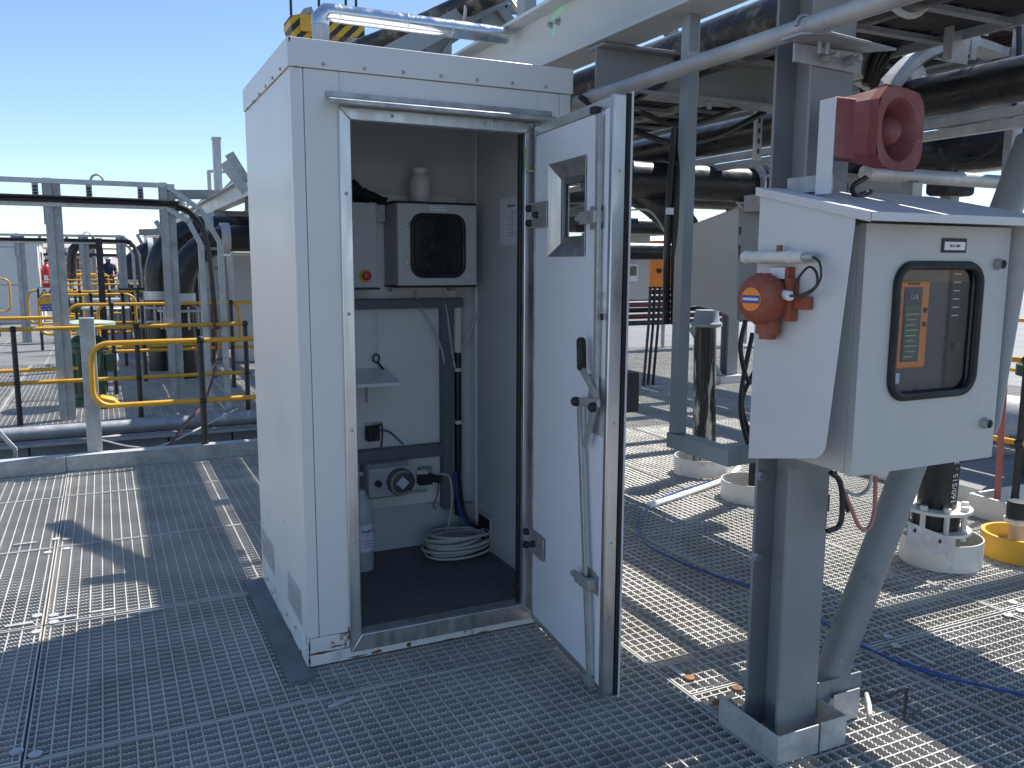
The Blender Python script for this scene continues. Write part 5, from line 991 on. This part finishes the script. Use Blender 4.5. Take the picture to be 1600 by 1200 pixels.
# big black elbows
def elbow(px, pyb, pyt, px_end, py_end, Y, r, label):
    b = tl(px, pyb, Y); t_ = tl(px, pyt, Y); e = tl(px_end, py_end, Y); R_ = .75
    pts = [(t_.x, Y, -.05), (t_.x, Y, e.z-R_)]+[(t_.x+R_-R_*math.cos(R(a)), Y, e.z-R_+R_*math.sin(R(a))) for a in range(10, 91, 10)]+[(max(e.x+.3, 2.2), Y, e.z)]
    o = thing('elbow_riser', (t_.x, Y, 0), label, 'pipe', 'black elbow risers'); MB().tube(pts, r, 24).build('pipe', HDPE, o)
    MB().lathe([(r+.001, 0), (r+.018, .002), (r+.018, .13), (r+.001, .132)], (t_.x, Y, 1.02), n=24, cap=False).build('sleeve', GALVL, o)
    for z in (.70, .9): MB().lathe([(r, 0), (r+.12, 0), (r+.12, .03), (r, .03)], (t_.x, Y, z), n=28, cap=False).build('flange', GALV, o)
    for i in range(10): a = 2*math.pi*i/10; MB().cyl((t_.x+(r+.07)*math.cos(a), Y+(r+.07)*math.sin(a), .66), (t_.x+(r+.07)*math.cos(a), Y+(r+.07)*math.sin(a), .97), .016, 6).build('stud', GALVL, o)
    MB().lathe([(r+.001, 0), (r+.03, 0), (r+.03, .12), (r+.001, .12)], (e.x+.12, Y, e.z), (1, 0, 0), 24, cap=False).build('band', GALVL, o)
    return o
elbow(248, 560, 450, 305, 356, 13.6, .19, 'large black elbow riser nearer the tall galvanised post')
elbow(281, 560, 450, 330, 372, 12.6, .185, 'large black elbow riser left of the pale cubicle')
elbow(203, 500, 430, 222, 392, 22, .28, 'distant black elbow riser right of the worker')
# ------------------------------------------------------------------ left: railings
def railing(y, x0, x1, z1, zm, z0, loop, n, tags, grp, endloop=None):
    """rails between stanchions; loop: rounded left end at this x"""
    L_, st = tags
    r = thing('yellow_railing', ((x0+x1)/2, y, z0), L_, 'railing', 'yellow railings'); R_ = .13
    if loop:
        pts = [(x1, y, z1), (x0+R_, y, z1)]+[(x0+R_-R_*math.sin(R(a)), y, z1-R_+R_*math.cos(R(a))) for a in (15, 30, 45, 60, 75)]+[(x0, y, z1-R_), (x0, y, zm+R_)]+[(x0+R_-R_*math.cos(R(a)), y, zm+R_-R_*math.sin(R(a))) for a in (15, 30, 45, 60, 75)]+[(x0+R_, y, zm), (x1, y, zm)]
        if endloop:
            pts = [(x1-R_, y, z1)]+pts[1:-1]+[(x1-R_, y, zm)]+[(x1-R_+R_*math.sin(R(a)), y, zm+R_-R_*math.cos(R(a))) for a in (15, 30, 45, 60, 75)]+[(x1, y, zm+R_), (x1, y, z1-R_)]+[(x1-R_+R_*math.cos(R(a)), y, z1-R_+R_*math.sin(R(a))) for a in (15, 30, 45, 60, 75)]
            MB().tube(pts, .021, 10, closed=True).build('loop_rail', YEL, r)
        else: MB().tube(pts, .021, 10).build('loop_rail', YEL, r)
    else:
        for z in (z1, zm): MB().tube([(x0, y, z), (x1, y, z)], .021, 10).build('rail', YEL, r)
    for i, (x, lab) in enumerate(st): stanchion(x, y, z0, z1, zm, lab, 'black stanchions', .024)
railing(7.19, -.12, 2.2, .965, .478, .118, True, 2, ('nearest yellow rail with rounded end on the kerb', [(.675, 'black stanchion on the kerb close to the white cabinet')]), '')
g1 = thing('short_post', (-.13, 7.22, .1), 'short galvanised post on the kerb left of rounded rail end', 'post'); MB().box(-.185, -.08, 7.225, 7.33, -.6, 1.16).build('shaft', GALV, g1, .004)
railing(9.52, -4.6, 1.37, .925, .395, -.02, False, 3, ('straight yellow railing across the second deck', [(-.82, 'black stanchion of the second railing at far left'), (.278, 'black stanchion of the second railing behind loop'), (1.36, 'black stanchion of the second railing next to cabinet edge')]), '')
tx = at(107, 500, Y=11.3).x
railing(11.3, tx, 1.75, 1.07, .5, -.02, True, 3, ('third yellow railing with rounded end behind the straight one', [(.07, 'black stanchion of the third railing near the green wheel'), (1.45, 'black stanchion of the third railing near the cabinet')]), '')
railing(10.4, -4.6, -.3, .98, .42, -.02, False, 1, ('short straight yellow railing at the far left', []), '')
def R2(Y, p0, p1, zt, zm, lab, slabs):
    a = tl(p0, 450, Y).x; b = tl(p1, 450, Y).x; n = len(slabs); railing(Y, a, b, zt, zm, -.03, True, n, (lab, [(a+(b-a)*(i+.6)/n, s) for i, s in enumerate(slabs)]), '', endloop=True)
R2(17.5, 42, 128, 1.05, .45, 'yellow loop railing carrying the warning sign', ['stanchion left of the warning sign', 'stanchion under the warning sign', 'stanchion right of the warning sign'])
R2(16.6, 96, 232, 1.05, .5, 'yellow loop railing left of the black elbow risers', ['left stanchion before the elbow risers', 'middle stanchion before the elbow risers', 'right stanchion before the elbow risers'])
R2(12.4, 150, 372, 1.02, .45, 'yellow loop railing right in front of the elbow flanges', ['left stanchion below the elbow flanges', 'right stanchion below the elbow flanges'])
R2(14.3, 58, 210, 1.08, .5, 'yellow loop railing behind the green motor wheel', ['left stanchion behind the green wheel', 'middle stanchion behind the green wheel', 'right stanchion behind the green wheel'])
R2(27., 70, 200, 1.15, .6, 'fifth-row yellow railing near the hooped pipe', ['left stanchion near the hooped pipe', 'right stanchion near the hooped pipe'])
R2(19.5, 100, 225, 1.1, .5, 'yellow railing just behind the galvanised post pair', ['left stanchion in the middle distance', 'right stanchion in the middle distance'])
R2(24., 66, 190, 1.1, .5, 'distant yellow railing in front of the worker', ['left stanchion before the worker', 'right stanchion before the worker'])
R2(31., 60, 170, 1.15, .5, 'far yellow railing beside the brown building', ['far left tiny stanchion', 'far right tiny stanchion'])
R2(21., -40, 15, 1.2, .5, 'yellow loop railing at the left picture edge', ['stanchion at the left picture edge'])
# ------------------------------------------------------------------ left: posts with cable ladders
def goalpost(Y, posts, y_top, y_bot, ends, desc, w):
    """posts: pixel columns; ladder between pixel rows y_top and y_bot at the first post"""
    zt = tl(posts[0], y_top, Y).z; zb = tl(posts[0], y_bot, Y).z
    g = thing('portal_ladder', (tl(posts[0], 400, Y).x, Y, zb), 'galvanised cable ladder bridging '+desc, 'cable ladder', 'portal ladders')
    x0 = tl(posts[0], 400, Y).x-3.2; xe = tl(posts[-1], 400, Y).x; dz_ = zt-zb; s = dz_*1.25
    top = [(x0, zt), (xe+.02, zt), (xe+s*1.25, zt-s*.85), (xe+s*1.9, zt-s*2.1), (xe+s*1.95, -.02)]; bot = [(x0, zb), (xe, zb), (xe+s*.8, zb-s*.5), (xe+s*1.2, zb-s*1.35), (xe+s*1.25, -.02)]
    for line in (top, bot):
        q = MB()
        for (xa, za), (xb, zb_) in zip(line, line[1:]): q.beam((xa, Y, za), (xb, Y, zb_), .06, .035+.012*w, up=(0, 0, 1))
        o = q.build('ladder_rail', GALVL, g); o['kind'] = 'stuff'
    n = int((xe-x0)/.47)
    for i in range(n):
        x = x0+.25+.47*i; rg = MB().box(x-.028, x+.028, Y-.015, Y+.0, zb+.02, zt-.02).build('rung', GALV, g)
        if Y < 12 and x > -1.6:
            for k in range(5): zz = zb+.03+(dz_-.07)*k/5; MB().box(x-.018, x+.018, Y-.0165, Y-.0152, zz, zz+.022).build('rung_slot', DARK, rg)
    for k, f_ in enumerate((.45, 1.0)):
        a = V((top[1][0]+(top[2][0]-top[1][0])*f_, 0, top[1][1]+(top[2][1]-top[1][1])*f_)); b = V((bot[1][0]+(bot[2][0]-bot[1][0])*f_, 0, bot[1][1]+(bot[2][1]-bot[1][1])*f_)); MB().beam((a.x, Y, a.z), (b.x, Y, b.z), .02, .05).build('rung', GALVL, g)
    for k in range(4):
        z = zt-s*2.3-k*.42
        if z > .2: MB().beam((top[4][0], Y, z), (bot[4][0], Y, z), .02, .03).build('rung', GALV, g)
    hx = xe-.62; MB().tube(arc((hx, Y, zt), .06, 0, math.pi, (1, 0, 0), (0, 0, 1.35), 8), .012, 6).build('lifting_eye', GALV, g)
    P = [(x0, Y-.05, zb+.045), (xe-.3, Y-.05, zb+.035), (xe+.1, Y-.05, zb), (bot[2][0]+.05, Y-.05, bot[2][1]+.04), (bot[3][0]+.06, Y-.05, bot[3][1]), (bot[4][0]+.1, Y-.05, bot[3][1]-.9)]
    MB().tube(bez(P, 24), .022+.004*w, 7).build('cable', CABLE, g); MB().tube(bez([V(p)+V((.0, -.03, .03)) for p in P], 24), .014, 6).build('cable', CABLE, g)
    return zt
ORD = {9.6: 'near', 19.2: 'second row', 27.5: 'third row'}
def posts(Y, cols, zt, labs, w):
    for px, lb_ in zip(cols, labs):
        x = tl(px, 400, Y).x; p = thing('galvanised_post', (x, Y, 0), lb_, 'post', 'galvanised ladder posts'); MB().chan((x-w*.1, Y+.05, -.4 if Y < 10 else -.03), (x-w*.1, Y+.05, zt+.03), w, .07, .008, up=(0, 1, 0)).build('channel', GALV, p)
        MB().box(x-w/2, x+w/2, Y+.02, Y+.03, -.4 if Y < 10 else -.03, zt+.02).build('face', GALV, p); MB().box(x-w/2-.03, x-w/2-.001, Y-.01, Y+.03, zt-.42, zt-.02).build('fixing_plate', MIDG, p)
zt = goalpost(9.6, (86, 262), 283, 319, None, 'the two near tall posts at left', 1.); posts(9.6, (90, 268), zt, ['tall galvanised post left of the sign, in front', 'tall galvanised post in front of the black elbows'], .13)
zt = goalpost(19.2, (33, 133, 191), 367, 378, None, 'the second row of posts', 1.2); posts(19.2, (33, 133, 191), zt, ['left post of the second ladder row beside white shelter', 'middle post of the second ladder row', 'right post of the second ladder row near the worker'], .15)
zt = goalpost(27.5, (82, 145, 180), 388, 400, None, 'the far third row of posts', 1.5); posts(27.5, (82, 145), zt, ['left post of the far ladder row', 'right post of the far ladder row'], .16)
x = tl(157, 420, 14).x; solo(MB().box(x-.045, x+.045, 14, 14.09, 0, tl(157, 372, 14).z), 'black_mast', BLK, 'thin black mast standing left of the worker', 'mast')
# far black hooped pipe
hp_ = [tl(112, 440, 26), tl(112, 400, 26), tl(116, 388, 26), tl(126, 383, 26), tl(150, 382, 26)]; solo(MB().tube(bez(hp_, 24), .12, 12), 'hooped_pipe', HDPE, 'distant black pipe hooping over behind the ladder posts', 'pipe')
# warning sign
SYn = 17.35; a = tl(60, 449, SYn); b = tl(94, 486, SYn); u = (b.x-a.x)
sg = thing('warning_sign', (a.x, SYn, b.z), 'blue white and yellow ear protection sign on the yellow loop rail', 'sign')
MB().box(a.x, b.x, SYn, SYn+.01, b.z, a.z).build('panel', SIGNB, sg); H_ = a.z-b.z; e_ = .02
MB().box(a.x+.01, b.x-.01, SYn-.004, SYn-.001, b.z+H_*.54, a.z-.01).build('white_field', WHT, sg); MB().box(a.x+.01, b.x-.01, SYn-.004, SYn-.001, b.z+H_*.30, b.z+H_*.52).build('yellow_field', SIGNY, sg)
tx_ = a.x+u*.27; zc = b.z+H_*.76; h_ = H_*.19; MB().prism([(tx_-h_*1.1, SYn-.005, zc-h_), (tx_+h_*1.1, SYn-.005, zc-h_), (tx_, SYn-.005, zc+h_)], (0, -.003, 0)).build('warning_triangle', INK, sg); MB().prism([(tx_-h_*.8, SYn-.009, zc-h_*.82), (tx_+h_*.8, SYn-.009, zc-h_*.82), (tx_, SYn-.009, zc+h_*.7)], (0, -.003, 0)).build('triangle_field', SIGNY, sg)
MB().lathe([(h_*.95, 0), (h_*.95, .004), (.0005, .0045)], (a.x+u*.73, SYn-.005, zc), (0, -1, 0), 20, cap=False).build('blue_disc', SIGNB, sg); MB().lathe([(h_*.4, .005), (.0005, .0055)], (a.x+u*.73, SYn-.005, zc), (0, -1, 0), 14, cap=False).build('head_symbol', WHT, sg)
mid = a.x+u/2
text('CAUTION', H_*.10, (mid, SYn-.005, b.z+H_*.455), UX, UZ, INK, sg); text('HIGH NOISE LEVEL', H_*.075, (mid, SYn-.005, b.z+H_*.36), UX, UZ, INK, sg)
text('EAR PROTECTION', H_*.095, (mid, SYn-.002, b.z+H_*.20), UX, UZ, INKW, sg); text('MUST BE WORN', H_*.095, (mid, SYn-.002, b.z+H_*.08), UX, UZ, INKW, sg)
# green motor valve near the third railing
gx = tl(138, 560, 10.6).x; gm_ = thing('green_motor', (gx, 10.6, 0), 'dark green motor with pale green wheel behind the yellow loop rail', 'motor')
MB().lathe([(.22, .0), (.22, .06), (.17, .07), (.17, .62), (.2, .64), (.2, .7), (.12, .76)], (gx, 10.6, 0), n=22).build('body', GREENM, gm_)
for i in range(12): t = 2*math.pi*i/12; MB().box(gx+.17*math.cos(t)-.012, gx+.17*math.cos(t)+.012, 10.6+.185*math.sin(t)-.012, 10.6+.185*math.sin(t)+.012, .12, .58).build('fin', GREENM, gm_)
MB().lathe([(.1, .765), (.11, .84), (.2, .86), (.3, .875), (.3, .91), (.18, .925), (.05, .94)], (gx, 10.6, 0), n=26).build('wheel', GREENP, gm_); MB().box(gx+.17, gx+.27, 10.5, 10.62, .35, .55).build('terminal_box', GREENM, gm_, .01)
ft = thing('yellow_wedge', (gx+.1, 10.2, 0), 'yellow wedge block below the green motor', 'wedge'); MB().prism([(gx+.05, 10.2, -.02), (gx+.32, 10.2, -.02), (gx+.24, 10.2, .08), (gx+.1, 10.2, .12)], (0, .2, 0)).build('block', YELC, ft, .02)
x = tl(164, 470, 15).x; hw = thing('handwheel', (x, 15, 0), 'grey handwheel on a pedestal behind the railings', 'handwheel'); MB().lathe([(.34, 0), (.36, .02), (.34, .04), (.3, .02), (.34, 0)], (x, 15, .82), n=24, cap=False).build('rim', MIDG, hw)
for k in range(3): MB().beam((x-.3*math.cos(k*1.05), 15-.3*math.sin(k*1.05), .84), (x+.3*math.cos(k*1.05), 15+.3*math.sin(k*1.05), .84), .03, .025).build('spoke', MIDG, hw)
MB().lathe([(.16, 0), (.12, .25), (.07, .6), (.05, .83)], (x, 15, -.03), n=16).build('pedestal', GALVL, hw)
for i, (px, Y, w_) in enumerate(((148, 23, .9), (120, 21.5, .6))):
    x = tl(px, 450, Y).x; gg = thing('green_pump', (x, Y, 0), ['long green pump set in the middle distance before worker', 'small green pump left of the long one'][i], 'pump'); MB().tube([(x-w_/2, Y, .62), (x-w_/2+.1, Y, .62), (x+w_/2, Y, .62)], [.18, .26, .26], 16).build('motor', GREENM, gg); MB().box(x-w_/2, x+w_/2, Y-.25, Y+.25, -.02, .36).build('skid', MIDG, gg)
# worker
WY = 36.; wp = tl(172, 460, WY); ox, oz = wp.x, -.03
wk = thing('person', (ox, WY, oz), 'person in dark navy workwear and white helmet standing far off', 'person')
def skinbody():
    me = bpy.data.meshes.new('body'); J = [(0, 0, .92), (0, 0, 1.15), (0, .02, 1.38), (0, .02, 1.5), (0, .0, 1.6), (-.2, .02, 1.4), (-.25, .03, 1.12), (-.17, -.14, .98), (.2, .02, 1.4), (.26, .03, 1.12), (.2, -.14, .98), (-.1, 0, .88), (-.11, .02, .48), (-.11, .04, .08), (-.12, -.12, .04), (.1, 0, .88), (.12, .0, .48), (.13, .05, .08), (.14, -.1, .04)]
    E = [(0, 1), (1, 2), (2, 3), (3, 4), (2, 5), (5, 6), (6, 7), (2, 8), (8, 9), (9, 10), (0, 11), (11, 12), (12, 13), (13, 14), (0, 15), (15, 16), (16, 17), (17, 18)]
    rad = [.15, .16, .17, .07, .08, .085, .06, .045, .085, .06, .045, .11, .085, .06, .05, .11, .085, .06, .05]
    me.from_pydata([V(j) for j in J], E, []); o = bpy.data.objects.new('body', me); COL.objects.link(o); o.parent = wk; me.materials.append(NAVY)
    sm_ = o.modifiers.new('Skin', 'SKIN'); lay = me.skin_vertices[0] if me.skin_vertices else None
    if lay is None:
        bpy.context.view_layer.objects.active = o; bpy.ops.mesh.customdata_skin_add(); lay = me.skin_vertices[0]
    for i, r in enumerate(rad): lay.data[i].radius = (r, r); lay.data[i].use_root = (i == 0)
    ss = o.modifiers.new('Sub', 'SUBSURF'); ss.levels = 1; ss.render_levels = 2; return o
bo = skinbody()
hd = MB().lathe([(.03, -.1), (.075, -.08), (.095, -.01), (.098, .05), (.08, .1), (.0005, .125)], (ox, WY, oz+1.64), n=16).build('head', SKIN, wk)
MB().lathe([(.15, .0), (.152, .012), (.128, .016), (.125, .07), (.1, .12), (.05, .145), (.0005, .15)], (ox, WY, oz+1.66), n=20).build('helmet', WHT, wk)
MB().box(ox-.02, ox+.02, WY-.115, WY-.09, oz+1.6, oz+1.65).build('nose', SKIN, hd)
for s in (-1, 1): MB().cyl((ox+s*.27, WY-.0, oz+1.18), (ox+s*.262, WY-.0, oz+1.22), .075, 10).build('reflective_band', GALVL, wk)
# white shelter far left with extinguisher
a = tl(-40, 378, 25); c_ = tl(57, 378, 25); zt = a.z
st_ = thing('white_shelter', ((a.x+c_.x)/2, 26, 0), 'distant white shelter cabin at the left picture edge', 'shelter')
MB().box(a.x, c_.x, 25, 27.6, -.02, zt).build('walls', RALW, st_); MB().box(a.x-.06, c_.x+.06, 24.95, 27.66, zt+.001, zt+.12).build('roof', RALW, st_)
for z in (.95, 1.9): MB().box(a.x, c_.x-.3, 24.99, 24.999, z, z+.02).build('panel_seam', MIDG, st_)
MB().box(c_.x+.001, c_.x+.02, 25.6, 26.5, .0, 2.0).build('door', WHT, st_); MB().box(c_.x+.021, c_.x+.03, 25.8, 26.3, 1.2, 1.8).build('door_window', mat('dark_glass', (.03, .035, .04), .15), st_)
ex = thing('fire_extinguisher', (c_.x+.15, 25.2, .9), 'red fire extinguisher on the end of the white shelter', 'extinguisher'); MB().lathe([(.11, .0), (.12, .02), (.12, .6), (.08, .7), (.03, .74), (.03, .8)], (c_.x+.16, 25.2, .75), n=16).build('cylinder', FRED, ex); MB().box(c_.x+.13, c_.x+.24, 25.17, 25.23, 1.551, 1.60).build('valve', INK, ex); MB().box(c_.x+.1, c_.x+.2, 25.075, 25.079, 1.0, 1.2).build('label', PAPER, ex)
# far buildings, hills
bd = thing('brown_building', tl(100, 410, 90), 'low brown-roofed building on the desert behind the ladders', 'building')
for i, (p0, p1) in enumerate(((66, 112), (116, 140))):
    a = tl(p0, 404, 90+6*i); b = tl(p1, 404, 90+6*i); MB().box(a.x, b.x, 90+6*i, 102+6*i, -4, .5).build('wall', RAL, bd); xm = (a.x+b.x)/2
    MB().prism([(a.x-.3, 89.6+6*i, .501), (b.x+.3, 89.6+6*i, .501), (b.x-.4, 89.6+6*i, 2.1), (a.x+.4, 89.6+6*i, 2.1)], (0, 12, 0)).build('roof', BROWN, bd)
hm = MB(); rn = random.Random(11); N_ = 60; pts = []
for i in range(N_+1): pts.append((-600+1500*i/N_, 1400+200*math.sin(i*.3), -4+14+12*math.sin(i*.37)+8*math.sin(i*.9+1)+rn.uniform(0, 6)))
hm.add([(x, y-260, -5) for x, y, z in pts]+[(x, y, z) for x, y, z in pts]+[(x, y+300, -5) for x, y, z in pts], [(i, i+1, N_+2+i, N_+1+i) for i in range(N_)]+[(N_+1+i, N_+2+i, 2*N_+3+i, 2*N_+2+i) for i in range(N_)])
struct(hm, 'hills', mat('hill_rock', (.30, .27, .27), .95, var=.15, vscale=.02))

# mid-distance uprights and small pipework at the left
for i, (px, pyt, Y, m_, r) in enumerate(((112, 398, 30, GALV, .05), (122, 396, 33, RUSTB, .05), (140, 402, 34, RUSTB, .05), (190, 405, 28, GALV, .05), (214, 400, 24, GALV, .05), (100, 404, 36, MIDG, .06), (226, 420, 18.5, HDPE, .05))):
    x = tl(px, 420, Y).x; z = tl(px, pyt, Y).z; o = thing('pipe_stand', (x, Y, 0), ['thin far upright right of the ladder post', 'first rusty far upright', 'second rusty far upright left of the mast', 'grey far upright behind the worker', 'grey upright before the distant elbow', 'dark far upright beside the brown roof', 'short black upright left of the elbow risers'][i], 'upright', 'distant uprights')
    MB().cyl((x, Y, -.03), (x, Y, z), r, 8).build('tube', m_, o); MB().cyl((x-.5, Y, z*.72), (x+.7, Y, z*.72), r*.6, 6).build('branch', m_, o) if i not in (2, 3) else None
for i, (p0, p1, py, Y) in enumerate(((70, 150, 402, 33), (72, 150, 412, 35), (110, 225, 470, 20), (100, 150, 430, 26))):
    a = tl(p0, py, Y); b = tl(p1, py, Y); solo(MB().tube([a, (b.x, Y, a.z)], .05, 8), 'far_header', [GALV, MIDG, GALVL, YEL][i], ['far grey header pipe behind the third ladder', 'far lower header pipe behind the third ladder', 'pale low header pipe before the elbow risers', 'far yellow tube left of the worker'][i], 'pipe', 'far header pipes')
